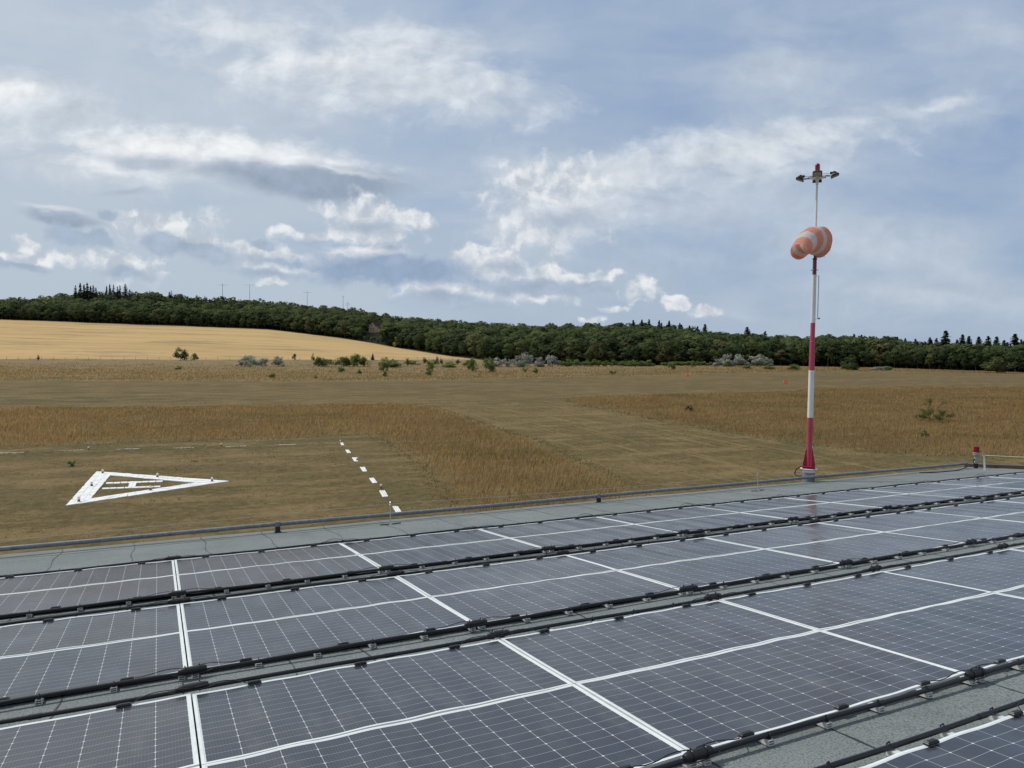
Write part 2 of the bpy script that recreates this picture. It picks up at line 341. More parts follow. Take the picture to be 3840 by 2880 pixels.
M['needle'] = leafmat('conifer_needles', (.017, .028, .018), (.050, .068, .038))
M['silver'] = leafmat('silver_foliage', (.22, .25, .20), (.44, .47, .39))
M['yellowleaf'] = leafmat('yellowing_foliage', (.30, .24, .05), (.48, .38, .08))
M['scrub'] = leafmat('scrub_foliage', (.085, .125, .032), (.20, .245, .070))
M['bark'] = mat('bark', (.07, .055, .042), .9)
M['post'] = mat('grey_wood', (.13, .11, .09), .9)
M['brick'] = mat('pale_brick', (.62, .42, .27), .85); M['tile'] = mat('dark_tiles', (.06, .045, .045), .8); M['pane'] = mat('dark_pane', (.03, .035, .04), .2)
M['mast_grey'] = mat('grey_lattice', (.16, .17, .19), .6)
def m_slab(t, b):
    p = t.obj(); n1 = t.noise(p, 2.2, 6, .7); n2 = t.noise(p, 9, 5, .7)
    c = t.mix(t.rng(n1, .40, .75), (.78, .79, .77), (.62, .63, .60)); c = t.mix(t.rng(n2, .60, .70, 0, .85), c, (.20, .18, .11)); c = t.mix(t.rng(t.noise(t.vec('MULTIPLY', p, (1, 1, 1)), 1.1, 6, .75), .60, .68, 0, .6), c, (.30, .27, .18))
    t.L.new(c, b.inputs['Base Color'])
M['slab'] = mat('white_painted_slab', (.78, .78, .76), .8, spec=.2, build=m_slab)

def m_worn(t, b):
    p = t.pos(); n2 = t.noise(p, 5, 5, .7)
    t.L.new(t.mix(t.rng(n2, .38, .60), (.58, .57, .52), (.18, .15, .08)), b.inputs['Base Color'])
M['slab_worn'] = mat('worn_white_slab', (.6, .6, .58), .85, spec=.2, build=m_worn)

# ------------------------------------------------------------------ object helpers
def tag(o, label=None, cat=None, group=None, kind=None):
    if label: o['label'] = label
    if cat: o['category'] = cat
    if group: o['group'] = group
    if kind: o['kind'] = kind
    return o
def empty(name, mw):
    o = bpy.data.objects.new(name, None); COL.objects.link(o); o.matrix_world = mw; o.empty_display_size = .1; return o
class MB:
    def __init__(s): s.v = []; s.f = []; s.mi = []
    def add(s, vs, fs, mi=0):
        b = len(s.v); s.v += [tuple(map(float, q)) for q in vs]; s.f += [tuple(b + i for i in q) for q in fs]; s.mi += [mi] * len(fs)
    def box(s, c, d, mi=0, R=None):
        vs = [Vector((x * d[0] / 2, y * d[1] / 2, z * d[2] / 2)) for x in (-1, 1) for y in (-1, 1) for z in (-1, 1)]
        if R is not None: vs = [R @ q for q in vs]
        vs = [q + Vector(c) for q in vs]
        s.add(vs, [(0, 1, 3, 2), (4, 6, 7, 5), (0, 4, 5, 1), (2, 3, 7, 6), (0, 2, 6, 4), (1, 5, 7, 3)], mi)
    def tube(s, pts, r, n=10, mi=0, caps=True):
        pts = [Vector(p) for p in pts]; R = r if hasattr(r, '__len__') else [r] * len(pts)
        rings = []; prev = None
        for i, p in enumerate(pts):
            d = (pts[min(i + 1, len(pts) - 1)] - pts[max(i - 1, 0)]).normalized()
            if prev is None:
                a = d.cross(Vector((0, 0, 1)));
                if a.length < .05: a = d.cross(Vector((1, 0, 0)))
            else: a = prev - d * prev.dot(d)
            a.normalize(); prev = a; b_ = d.cross(a)
            rings.append([p + (a * math.cos(2 * math.pi * k / n) + b_ * math.sin(2 * math.pi * k / n)) * R[i] for k in range(n)])
        base = [q for rg in rings for q in rg]
        fs = [(i * n + k, i * n + (k + 1) % n, (i + 1) * n + (k + 1) % n, (i + 1) * n + k) for i in range(len(pts) - 1) for k in range(n)]
        if caps: fs += [tuple(range(n))[::-1], tuple((len(pts) - 1) * n + k for k in range(n))]
        s.add(base, fs, mi)
    def lathe(s, prof, c=(0, 0, 0), n=20, mi=0):
        vs = [(c[0] + r * math.cos(2 * math.pi * k / n), c[1] + r * math.sin(2 * math.pi * k / n), c[2] + z) for r, z in prof for k in range(n)]
        fs = [(i * n + k, i * n + (k + 1) % n, (i + 1) * n + (k + 1) % n, (i + 1) * n + k) for i in range(len(prof) - 1) for k in range(n)]
        fs += [tuple(range(n))[::-1], tuple((len(prof) - 1) * n + k for k in range(n))]
        s.add(vs, fs, mi)
    def torus(s, c, R, r, axis='X', n=18, k=6, mi=0):
        vs = []
        for i in range(n):
            a = 2 * math.pi * i / n
            for j in range(k):
                q = 2 * math.pi * j / k; rr = R + r * math.cos(q); z = r * math.sin(q)
                p = (z, rr * math.cos(a), rr * math.sin(a)) if axis == 'X' else (rr * math.cos(a), rr * math.sin(a), z)
                vs.append((c[0] + p[0], c[1] + p[1], c[2] + p[2]))
        s.add(vs, [(i * k + j, i * k + (j + 1) % k, ((i + 1) % n) * k + (j + 1) % k, ((i + 1) % n) * k + j) for i in range(n) for j in range(k)], mi)
    def mesh(s, name, mats, smooth=False, bevel=0):
        me = bpy.data.meshes.new(name); me.from_pydata(s.v, [], s.f)
        for q in (mats if isinstance(mats, (list, tuple)) else [mats]): me.materials.append(q)
        me.polygons.foreach_set('material_index', s.mi)
        bm = bmesh.new(); bm.from_mesh(me); bmesh.ops.recalc_face_normals(bm, faces=bm.faces)
        if bevel: bmesh.ops.bevel(bm, geom=bm.edges[:], offset=bevel, segments=1, affect='EDGES')
        bm.to_mesh(me); bm.free()
        if smooth: me.shade_smooth(); me.set_sharp_from_angle(angle=math.radians(40))
        return me
    def obj(s, name, mats, parent=None, smooth=False, bevel=0, mw=None):
        return link(name, s.mesh(name, mats, smooth, bevel), parent, mw)
def link(name, me, parent=None, mw=None):
    o = bpy.data.objects.new(name, me); COL.objects.link(o)
    if parent is not None: o.parent = parent
    if mw is not None:
        if parent is not None: o.matrix_local = mw
        else: o.matrix_world = mw
    return o
def copy_tree(o, parent=None):
    c = o.copy(); COL.objects.link(c)
    if parent is not None: c.parent = parent; c.matrix_parent_inverse = o.matrix_parent_inverse.copy()
    for ch in list(o.children): copy_tree(ch, c)
    return c
T = Matrix.Translation
ORD = ['', 'first', 'second', 'third', 'fourth', 'fifth', 'sixth', 'seventh', 'eighth', 'ninth', 'tenth', 'eleventh', 'twelfth', 'thirteenth', 'fourteenth', 'fifteenth', 'sixteenth', 'seventeenth', 'eighteenth', 'nineteenth', 'twentieth']
TENS = {20: 'twenty', 30: 'thirty', 40: 'forty', 50: 'fifty'}
def nth(i):
    if i <= 20: return ORD[i]
    t_, u_ = i // 10 * 10, i % 10
    return (TENS[t_] + '-' + ORD[u_]) if u_ else {30: 'thirtieth', 40: 'fortieth', 50: 'fiftieth'}[t_]

# ------------------------------------------------------------------ roof frame: u along the eave, v up to the eave edge, h off the panel glass
NZ, NY = 0.99460648, 0.10372056
CU0, CV0, CH0 = -0.1873656, -4.23885931, 1.7382322          # camera in roof coordinates
def roofm():
    X = Vector((1, 0, 0)); V = Vector((0, NZ, -NY)); Nn = Vector((0, NY, NZ))
    o = Vector((0, 0, CAMZ)) - X * CU0 - V * CV0 - Nn * CH0
    m_ = Matrix.Identity(4)
    for i in range(3): m_[i][0] = X[i]; m_[i][1] = V[i]; m_[i][2] = Nn[i]; m_[i][3] = o[i]
    return m_
RM = roofm()
def RW(u, v, h=0.0): return RM @ Vector((u, v, h))
HR = -.036                                            # roof felt
EAVE, VERGE = 9.42, 21.3
UPITCH, ROWP = 2.26421, 2.84391
def visible(pts, mx=150, my=150):
    q = [px_of(p) for p in pts]
    q = [a for a in q if a[0] > -1e5]
    if not q: return False
    xs = [a[0] for a in q]; ys = [a[1] for a in q]
    return max(xs) > -mx and min(xs) < 3840 + mx and max(ys) > -my and min(ys) < 2880 + my

# ------------------------------------------------------------------ the building under the roof
def build_building():
    root = tag(empty('airfield_building', RM @ T((0, 0, -.5))), 'flat low building with pale grey-green felt roof carrying the rows of solar panels', 'building')
    inv = T((0, 0, .5))
    # roof membrane: gently uneven sheet with a rounded eave
    def hh(u, v): return HR + .003 * math.sin(u * 1.3 + v) + .003 * math.sin(u * .51 - v * 1.7) - .005 - max(0, v - EAVE + .11) * .12
    us = np.linspace(-26, VERGE, 97); vs = list(np.linspace(-9, 8.8, 37)) + [EAVE - .36, EAVE - .16, EAVE - .06, EAVE - .01, EAVE]
    V = []; F = []
    for j, v in enumerate(vs):
        for u in us:
            h = hh(u, v)
            if v >= EAVE: h -= .12
            V.append((u, v + .02 * math.sin(u * 2.1) * (v > 9.0), h))
    nu = len(us)
    for j in range(len(vs) - 1):
        for i in range(nu - 1): F.append((j * nu + i, j * nu + i + 1, (j + 1) * nu + i + 1, (j + 1) * nu + i))
    b = MB(); b.add(V, F); o = b.obj('roof', M['roof'], root, True, mw=inv)
    # bitumen beads along the joints between the felt sheets
    r = random.Random(3)
    for k in range(-10, 21):
        u0 = .445 + k * 1.012
        if u0 > VERGE - .2: continue
        for va, vb in ((6.9, EAVE - .03), (3.95, 4.6), (1.15, 1.75), (-1.75, -1.05)):
            jj = r.uniform(-.04, .04) + (0 if va > 6 else r.uniform(-.3, .3))
            if not visible([RW(u0 + jj, va, HR), RW(u0 + jj, vb, HR)], 20, 20): continue
            nn = max(4, int((vb - va) / .10)); L_ = []; R_ = []
            for i in range(nn + 1):
                v = va + (vb - va) * i / nn; w = r.choice((.003, .005, .006, .009)) * r.uniform(.6, 1.2)
                uu = u0 + jj + .02 * math.sin(i * .5 + k) + r.uniform(-.006, .006)
                L_.append((uu - w, v)); R_.append((uu + w, v))
            b = MB(); vsx = [(a[0], a[1], hh(*a) + .003) for a in L_] + [(a[0], a[1], hh(*a) + .003) for a in R_]
            b.add(vsx, [(i, i + 1, nn + 1 + i + 1, nn + 1 + i) for i in range(nn)])
            b.obj('felt_joint', M['bitumen'], root, mw=inv)
    # the lap that runs along the eave
    b = MB(); nn = 400; vsx = []
    for i in range(nn + 1):
        u = -26 + (VERGE + 26) * i / nn; v = 8.78 + .035 * math.sin(u * 1.9) + .02 * math.sin(u * 5.3)
        w = .010 + .005 * math.sin(u * 3.3)
        vsx += [(u, v - w, hh(u, v) + .003), (u, v + w, hh(u, v) + .003)]
    b.add(vsx, [(2 * i, 2 * i + 2, 2 * i + 3, 2 * i + 1) for i in range(nn)])
    b.obj('eave_lap', M['bitumen_lap'], root, mw=inv)
    b = MB(); b.box((VERGE + .09, .21, HR + .02), (.18, 18.42, .16)); b.obj('verge_board', M['verge'], root, bevel=.01, mw=inv)
    b = MB(); b.box((-2.3, EAVE - .11, HR - .30), (47.4, .10, .3)); b.obj('fascia', M['verge'], root, mw=inv)
    b = MB()
    wz = -3.4
    P0 = [RM.inverted() @ Vector((x, y, z)) for x in (-25.5, 20.9) for y in (-12.6, 12.6) for z in (0.0, 3.5)]
    b.add([tuple(q) for q in P0], [(0, 1, 3, 2), (4, 6, 7, 5), (0, 4, 5, 1), (2, 3, 7, 6)])
    b.obj('wall', mat('pale_render', (.55, .53, .48), .9), root, mw=inv)
build_building()

# ------------------------------------------------------------------ solar panels
LU, LV = UPITCH - .011, 1.154                       # one panel
def wave(x, y, ph):
    return .0020 * math.cos(2 * math.pi * (x + UPITCH / 2) / (UPITCH / 5)) * (1 + .5 * math.sin(2.3 * x + ph)) + .0026 * math.sin(2.9 * x + ph) + .0016 * math.sin(4 * y + ph * 2 + x)
def panel_meshes(ph):
    nx, ny = 60, 8
    V = []; F = []
    ix, iy = LU / 2 - .012, LV / 2 - .010
    for j in range(ny + 1):
        for i in range(nx + 1):
            x = -ix + 2 * ix * i / nx; y = -iy + 2 * iy * j / ny; V.append((x, y, wave(x, y, ph)))
    for j in range(ny):
        for i in range(nx): a = j * (nx + 1) + i; F.append((a, a + 1, a + nx + 2, a + nx + 1))
    b = MB(); b.add(V, F); cells = b.mesh('cells', M['cells'], True)
    # border: bright outer strip and a greyer lip, 2.5 mm proud, turned down at the rim
    b = MB()
    def ring(x0, y0, x1, y1, h0, h1, mi):
        path = []
        n1, n2 = 60, 12
        for sgn in range(4):
            cnt = n1 if sgn % 2 == 0 else n2
            for i in range(cnt):
                t_ = i / cnt
                path.append([(-1 + 2 * t_, -1), (1, -1 + 2 * t_), (1 - 2 * t_, 1), (-1, 1 - 2 * t_)][sgn])
        vs = []
        for (p, q) in path:
            xa, ya, xb, yb = p * x0, q * y0, p * x1, q * y1
            vs += [(xa, ya, wave(xa, ya, ph) + h0), (xb, yb, wave(xb, yb, ph) + h1)]
        m_ = len(path)
        b.add(vs, [(2 * i, 2 * ((i + 1) % m_), 2 * ((i + 1) % m_) + 1, 2 * i + 1) for i in range(m_)], mi)
    hx, hy = LU / 2, LV / 2
    ring(hx - .026, hy - .024, hx - .016, hy - .014, .001, .0035, 1)
    ring(hx - .016, hy - .014, hx, hy, .0035, .0035, 0)
    ring(hx, hy, hx, hy, .0035, -.012, 0)
    frame = b.mesh('frame', [M['frame'], M['frame_in']], True)
    return cells, frame
JB = MB(); JB.box((0, 0, .007), (.088, .036, .014)); JB.box((0, 0, .0155), (.072, .026, .005))
jb_me = JB.mesh('junction_box', M['black'], bevel=.003)
def lead_mesh(side):
    b = MB(); x0 = side * (4 * CU); x1 = side * (LU / 2 - .02)
    pts = [(x0 + side * .05, .0, .010)]
    for i in range(1, 9):
        t_ = i / 8; pts.append((x0 + side * .05 + (x1 - x0 - side * .05) * t_, .022 + .030 * math.sin(t_ * 3.0) + .012 * math.sin(t_ * 7), .010 + .018 * math.sin(t_ * math.pi) + .02 * t_))
    b.tube(pts, .0032, 6); return b.mesh('cable', M['coil'], True)
leads = {-1: lead_mesh(-1), 1: lead_mesh(1)}
variants = [panel_meshes(p) for p in (0.0, 1.7, 3.9)]
ROWNAME = {1: 'back row', 2: 'second row', 3: 'third row', 4: 'nearest corner row'}
protos = {}
for vi in range(3):
    root = empty('solar_panel', Matrix.Identity(4)); tag(root, 'panel', 'solar panel', 'solar panels on the felt roof')
    link('cells', variants[vi][0], root); link('frame', variants[vi][1], root)
    for cx in (-4, 0, 4):
        j = link('junction_box', jb_me, root, T((cx * CU, LV / 2 - .012, .004)))
        if cx: link('cable', leads[1 if cx > 0 else -1], root, T((0, LV / 2 - .012, .004)))
    protos[vi] = [root, True]
def corners(u, v): return [RW(u + a * LU / 2, v + b_ * LV / 2) for a in (-1, 0, 1) for b_ in (-1, 0, 1)]
def shift(r): return 0.0
ends = {}
for row in (1, 2, 3, 4):
    vm = (3 - row) * ROWP
    for upper in (True, False):
        v = vm + (.5 * LV + .0055) * (1 if upper else -1)
        idx = 0
        for k in range(-4, 9):
            u = (k + .5) * UPITCH
            if u + LU / 2 > VERGE - .5: continue
            seen = visible(corners(u, v), 0, 0)
            if not seen and not visible(corners(u, v), 2600, 500): continue
            idx += seen
            vi = (k * 2 + row + upper) % 3
            pr = protos[vi]
            o = pr[0] if pr[1] else copy_tree(pr[0]); pr[1] = False
            jit = Matrix.Rotation(math.radians(random.uniform(-.05, .05)), 4, 'X')
            o.matrix_world = RM @ T((u, v, 0)) @ jit @ (Matrix.Identity(4) if upper else Matrix.Rotation(math.pi, 4, 'Z'))
            o['label'] = 'dark solar panel, %s from left in the %s line of the %s' % (nth(idx), 'far' if upper else 'near', ROWNAME[row])
            if not seen: o['label'] = 'dark solar panel outside the %s of the view, %s line of the %s' % ('left' if px_of(RW(u, v))[0] < 1920 else 'right', 'far' if upper else 'near', ROWNAME[row])

# ------------------------------------------------------------------ rails, tubes and cable bundles
def rail_proto():
    root = empty('support_rail', Matrix.Identity(4))
    tag(root, 'rail', 'rail', 'aluminium rails under the panels')
    b = MB(); ya, yb = -1.245, 1.235; W_ = .042; H = .030; t_ = .003
    z0 = HR + .002; yc, yl = (ya + yb) / 2, yb - ya
    for z in (z0, z0 + .0135, z0 + H - t_): b.box((0, yc, z + t_ / 2), (W_, yl, t_))
    for sx in (-1, 1):
        b.box((sx * (W_ / 2 - t_ / 2), yc, z0 + .00825), (t_, yl, .0103)); b.box((sx * (W_ / 2 - t_ / 2), yc, z0 + .02175), (t_, yl, .0103))
    b.box((0, yc, z0 + .015), (W_ - .010, yl - .05, .022), 1)
    b.obj('profile', [M['alu'], M['dark']], root)
    for y, hh in ((-1.222, .010), (1.228, .011)):
        b = MB(); b.torus((0, y, hh), .0155, .0035, 'X', 14, 6); b.box((0, y, -.004), (.020, .020, .014)); b.box((.0, y, hh + .019), (.008, .006, .008))
        b.obj('tube_clip', M['black'], root)
    return root
rp = rail_proto(); first = True
for row in (1, 2, 3, 4):
    vm = (3 - row) * ROWP; idx = 0
    lst = []
    for k in range(-4, 10):
        for f_ in (.045 / UPITCH, .212, .405, .597, .79, 1 - .045 / UPITCH):
            lst.append((k + f_) * UPITCH)
    for u in lst:
        if u > VERGE - .6: continue
        fr = [RW(u, vm + y, HR + .03) for y in ((-1.245,) if row < 4 else (1.235,))]
        if not visible(fr, 30, 30): continue
        idx += 1
        o = rp if first else copy_tree(rp); first = False
        o.matrix_world = RM @ T((u, vm, 0))
        o['label'] = 'silver slotted support rail, %s from left under the %s of panels' % (nth(idx), ROWNAME[row])
tubes = [(1, 1.222, .011, 'black tube along the far edge of the back row of panels, nearest the eave'), (1, -1.222, .010, 'black tube under the near edge of the back row of panels'),
         (2, 1.228, .011, 'black tube along the far edge of the second row of panels'), (2, -1.222, .010, 'black tube along the near edge of the second row of panels'),
         (3, 1.228, .011, 'black tube along the far edge of the third row of panels'), (3, -1.222, .010, 'thick looking black tube along the near edge of the third row, in the foreground'),
         (4, 1.222, .011, 'black tube crossing bare felt in the bottom right corner, nearest the camera')]
for row, dv, h, lab in tubes:
    b = MB(); vm = (3 - row) * ROWP
    pts = [(u, vm + dv + .006 * math.sin(u * 1.7 + row) , h + .004 * math.sin(u * 2.9 + row * 2)) for u in np.arange(-9.3, VERGE - 1.2, .25)]
    b.tube(pts, .0145, 10)
    for u in np.arange(-8.6 + row * .3, VERGE - 2, 2.26): b.tube([(u, vm + dv + .006 * math.sin(u * 1.7 + row), h + .004 * math.sin(u * 2.9 + row * 2)), (u + .07, vm + dv + .006 * math.sin((u + .07) * 1.7 + row), h + .004 * math.sin((u + .07) * 2.9 + row * 2))], .0168, 10)
    o = b.obj('cable_tube', M['tube'], None, True, mw=RM); tag(o, lab, 'tube', 'black tubes along the panel rows')
def sleeve_proto():
    root = empty('cable_bundle', Matrix.Identity(4)); tag(root, 'x', 'cable bundle', 'cable bundles wound on the tubes')
    b = MB(); n_ = 27; r = random.Random(5)
    pts_ = []; rr_ = []
    for i in range(41):
        x = -.095 + .19 * i / 40; e_ = 1 - abs(i / 20 - 1) ** 5
        pts_.append((x, 0, .003)); rr_.append(.0165 + .0105 * e_ + .0011 * (i % 2))
    b.tube(pts_, rr_, 14)
    b.obj('coil', M['coil'], root, True)
    for x in (-.05, .045):
        b = MB(); b.torus((x, 0, .002), .0305, .0028, 'X', 16, 5); b.box((x, .003, .036), (.007, .008, .012)); b.obj('cable_tie', M['black'], root)
    b = MB(); pts = []
    for i in range(15):
        a = i / 14 * math.pi; pts.append((.13 * math.cos(a), -.020 - .022 * math.sin(a), -.002 - .008 * math.sin(a)))
    b.tube(pts, .0032, 6); b.obj('loop', M['coil'], root, True)
    return root
sp = sleeve_proto(); first = True
def loop_proto():
    root = empty('connector_lead', Matrix.Identity(4)); tag(root, 'x', 'connector', 'connector leads at the eave edge')
    b = MB(); b.tube([(-.06, 0, 0), (-.03, 0, 0), (-.029, 0, 0), (.03, 0, 0), (.031, 0, 0), (.06, 0, 0)], [.008, .008, .011, .011, .008, .008], 8); b.obj('plug', M['black'], root, True)
    b = MB(); pts = []
    for i in range(13):
        a = i / 12 * math.pi; pts.append((-.06 - .14 + .14 * math.cos(a), .02 + .01 * math.sin(a * 2), .055 * math.sin(a)))
    b.tube(pts, .0038, 6); b.obj('lead', M['coil'], root, True)
    return root
lp = loop_proto(); firstl = True
for row, dv, h in ((1, 1.222, .011), (1, -1.222, .010), (2, 1.228, .011), (2, -1.222, .010), (3, 1.228, .011), (3, -1.222, .010), (4, 1.222, .011)):
    vm = (3 - row) * ROWP; idx = 0
    for k in range(-3, 10):
        u = k * UPITCH + random.uniform(-.02, .03)
        if u > VERGE - .8 or not visible([RW(u, vm + dv, h)], 60, 40): continue
        idx += 1
        if row == 1 and dv > 0 and k >= 1:
            o = lp if firstl else copy_tree(lp); firstl = False
            o.matrix_world = RM @ T((u + random.uniform(0, .12), vm + dv - .07, .022)) @ Matrix.Rotation(random.uniform(-.35, .25), 4, 'Z') @ Matrix.Rotation(random.uniform(-.9, .2), 4, 'X')
            o['label'] = 'thin black connector lead, %s from left on the eave edge of the back row' % nth(idx - 1)
            continue
        o = sp if first else copy_tree(sp); first = False
        o.matrix_world = RM @ T((u, vm + dv, h + .010)) @ Matrix.Rotation(random.uniform(-.10, .10), 4, 'Z') @ Matrix.Rotation(random.uniform(-.4, .4), 4, 'X') @ Matrix.Diagonal((random.uniform(.9, 1.12), 1, 1, 1))
        o['label'] = 'black cable bundle, %s from left on the %s tube of the %s' % (nth(idx), 'far' if dv > 0 else 'near', ROWNAME[row])

# ------------------------------------------------------------------ eave pipe, posts, wires
VP = 9.05
def pipe_h(u): return .092
b = MB(); b.tube([(u, VP + .0 + .006 * math.sin(u), pipe_h(u) + .004 * math.sin(u * .9)) for u in np.linspace(-26, 20.86, 120)], .036, 14)
for u in (.6, 7.5, 13.6): b.tube([(u, VP, pipe_h(u)), (u + .12, VP, pipe_h(u))], .039, 14)
tag(b.obj('eave_pipe', M['galv'], None, True, mw=RM), 'long weathered grey zinc pipe running along the roof eave', 'pipe')
first = None
for u, where in ((-11.9, None), (-5.0, None), (1.67, 'left of both bare steel rods'), (8.25, 'midway between the two bare steel rods')):
    if where is None: continue
    root = empty('pipe_bracket', RM @ T((u, VP, HR)))
    b = MB(); b.box((0, -.03, .045), (.080, .06, .09)); b.box((0, -.03, .004), (.12, .10, .010)); b.obj('foot', M['black'], root, bevel=.004)
    b = MB(); b.box((0, -.01, .133), (.083, .092, .084)); b.box((-.03, -.02, .18), (.016, .02, .012)); b.box((.03, -.02, .18), (.016, .02, .012)); b.box((.055, -.01, .125), (.014, .10, .06)); b.obj('clamp', M['galv'], root, bevel=.004)
    tag(root, 'black footed bracket clamping the eave pipe, %s' % where, 'bracket', 'brackets carrying the eave pipe')
rods = [(3.57, 8.64, .40, 'thin bright steel rod with ring top near the left bracket of the eave pipe'), (12.23, 8.47, .40, 'thin bright steel rod with ring top just left of the red and white mast')]
tops = []
for u, v, hgt, lab in rods:
    root = empty('safety_rod', RM @ T((u, v, HR)))
    b = MB(); b.tube([(0, 0, 0), (0, 0, hgt - .05)], .009, 8); b.lathe([(.045, 0), (.045, .006), (.014, .012), (.012, .03)], n=14); b.obj('rod', M['steel'], root, True)
    b = MB(); b.torus((0, 0, hgt - .025), .026, .007, 'X', 16, 6); b.obj('eye', M['steel'], root, True)
    b = MB(); b.tube([(-.19, .02, .006), (-.1, -.01, .005), (0, 0, .006), (.11, .01, .005), (.2, .03, .007)], .009, 6); b.obj('bitumen_patch', M['bitumen'], root, True)
    tag(root, lab, 'rod', 'steel safety rods on the roof'); tops.append((u, v, HR + hgt - .03))
pts = [(-26, 9.0, .33)]
chain = [(-26, 8.9, .33)] + tops + [(14.72, 8.98, .14)]
pp = []
for a, c in zip(chain, chain[1:]):
    for i in range(24):
        t_ = i / 24; pp.append((a[0] + (c[0] - a[0]) * t_, a[1] + (c[1] - a[1]) * t_, a[2] + (c[2] - a[2]) * t_ - .10 * math.sin(math.pi * t_) * (abs(c[0] - a[0]) / 20)))
pp.append(chain[-1])
b = MB(); b.tube(pp, .0042, 6); tag(b.obj('safety_wire', M['wire'], None, True, mw=RM), 'thin taut steel wire strung over the eave pipe from rod to rod', 'wire')
# corner post with its rope, and the red corner light
PU, PV = 20.41, 8.28
root = empty('rope_post', RM @ T((PU, PV, HR)))
b = MB(); b.tube([(0, 0, 0), (0, 0, .03), (0, 0, .36), (-.004, 0, .40)], [.04, .028, .023, .018], 12); b.obj('shaft', M['steel'], root, True)
b = MB(); b.torus((0, 0, .425), .028, .007, 'X', 14, 6); b.tube([(-.10, 0, .40), (.13, -.03, .405)], .010, 8); b.obj('eye', M['steel'], root, True)
tag(root, 'short stout steel post with ring and rope, beside the red corner light', 'post')
b = MB(); e0 = Vector((PU + .05, PV - .01, HR + .405)); e1 = Vector((VERGE - .25, 2.2, HR + .39)); b.tube([e0 + (e1 - e0) * (i / 12) + Vector((0, 0, -.05 * math.sin(math.pi * i / 12))) for i in range(13)], .007, 6)
tag(b.obj('safety_rope', M['rope'], None, True, mw=RM), 'pale rope leading right from the steel corner post', 'rope')
CLU, CLV = 20.95, 8.86
root = empty('corner_light', T(RW(CLU, CLV, HR)) @ Matrix.Scale(.84, 4))
b = MB(); b.box((0, 0, .08), (.10, .10, .16)); b.obj('foot', M['black'], root, bevel=.008)
b = MB(); b.tube([(0, 0, .16), (0, 0, .42)], .065, 14); b.torus((0, 0, .22), .068, .012, 'Z', 14, 6); b.obj('post', M['castgrey'], root, True)
b = MB(); b.lathe([(.085, .42), (.10, .44), (.10, .50), (.092, .51), (.115, .515), (.115, .53), (.09, .54)], n=18); b.obj('socket', M['castgrey'], root, True)
b = MB(); b.lathe([(.085, .54), (.087, .58), (.084, .59), (.087, .60), (.087, .65), (.084, .66), (.087, .67), (.082, .735), (.055, .755), (.002, .76)], n=20); b.obj('lens', M['lens'], root, True)
b = MB(); b.tube([(-.06, 0, .26), (-.12, 0, .33), (-.16, -.01, .30), (-.16, -.02, .2), (-.09, -.02, .14)], .014, 8); b.obj('cable', M['coil'], root, True)
tag(root, 'small red warning light on a grey post at the far roof corner', 'warning light')
b = MB(); b.tube([(18.4, 8.80, HR + .03), (18.9, 8.68, HR + .012), (19.8, 8.64, HR + .012), (20.3, 8.76, HR + .05), (20.75, 8.86, HR + .09)], .014, 8)
tag(b.obj('loose_cable', M['coil'], None, True, mw=RM), 'loose black cable sagging under the eave pipe near the corner light', 'cable')

# ------------------------------------------------------------------ the windsock mast
MU, MV = 14.79, 9.33
MBASE = RW(MU, MV, HR); MX, MY = MBASE.x, MBASE.y
MD = math.hypot(MX, MY); mdir = np.array([MX, MY]) / MD
mright = Vector((mdir[1], -mdir[0], 0)); mback = Vector((mdir[0], mdir[1], 0))
def mz(x, y):
    d = ray(x, y); return CAMZ + d[2] * MD / (d[:2] @ mdir)
PPM = FPX / (MX * FW[0] + MY * FW[1])
zb = MBASE.z
root = tag(empty('windsock_mast', T((MX, MY, zb))), 'tall red and white banded mast with floodlights and red beacon on the roof edge', 'mast')
Rz = Matrix.Rotation(math.atan2(mright.y, mright.x), 4, 'Z')      # local x = to the right as seen from the panels
loc = lambda z: z - zb
zf = loc(mz(3040, 1751)); zg = loc(mz(3041, 1684)); z1 = loc(mz(3044, 1566)); z2 = loc(mz(3048, 1389)); z2b = loc(mz(3050, 1282)); z3 = loc(mz(3054, 1211)); z4 = loc(mz(3060, 1030.5)); z5 = loc(mz(3062, 968)); z6 = loc(mz(3068, 852)); z7 = loc(mz(3072, 691)); z8 = loc(mz(3073, 670)); 
b = MB(); b.lathe([(.155, -.15), (.155, .235)], n=24); b.obj('pedestal', M['pedestal'], root, True)
b = MB(); b.lathe([(.150, .235), (.150, zf - .055)], n=24); b.obj('collar', M['white'], root, True)
b = MB(); b.lathe([(.205, zf - .055), (.212, zf - .045), (.205, zf - .038)], n=28); b.obj('drip_plate', M['white'], root, True)
b = MB(); b.box((0, 0, zf - .022), (.31, .31, .014), R=Rz.to_3x3()); b.box((0, 0, zf + .012), (.31, .31, .014), R=Rz.to_3x3())
for a in (45, 135, 225, 315):
    q = Rz.to_3x3() @ Vector((.17 * math.cos(math.radians(a)), .17 * math.sin(math.radians(a)), 0)); b.lathe([(.012, zf - .04), (.012, zf + .045)], (q.x, q.y, 0), 6)
b.obj('base_flange', M['deepred'], root, bevel=.002)
for a in range(4):
    R = (Rz @ Matrix.Rotation(math.radians(a * 90 + 24), 4, 'Z')).to_3x3()
    b = MB(); pr = [(.06, zf + .02), (.165, zf + .02), (.160, zf + .06), (.085, zg), (.06, zg)]
    vs = [R @ Vector((x, s_ * .006, z)) for s_ in (-1, 1) for x, z in pr]
    b.add(vs, [(0, 1, 2, 3, 4), (9, 8, 7, 6, 5)] + [(i, (i + 1) % 5, 5 + (i + 1) % 5, 5 + i) for i in range(5)]); b.obj('gusset_plate', M['deepred'], root)
b = MB(); r0, r1, r2, r3 = .073, .068, .060, .050
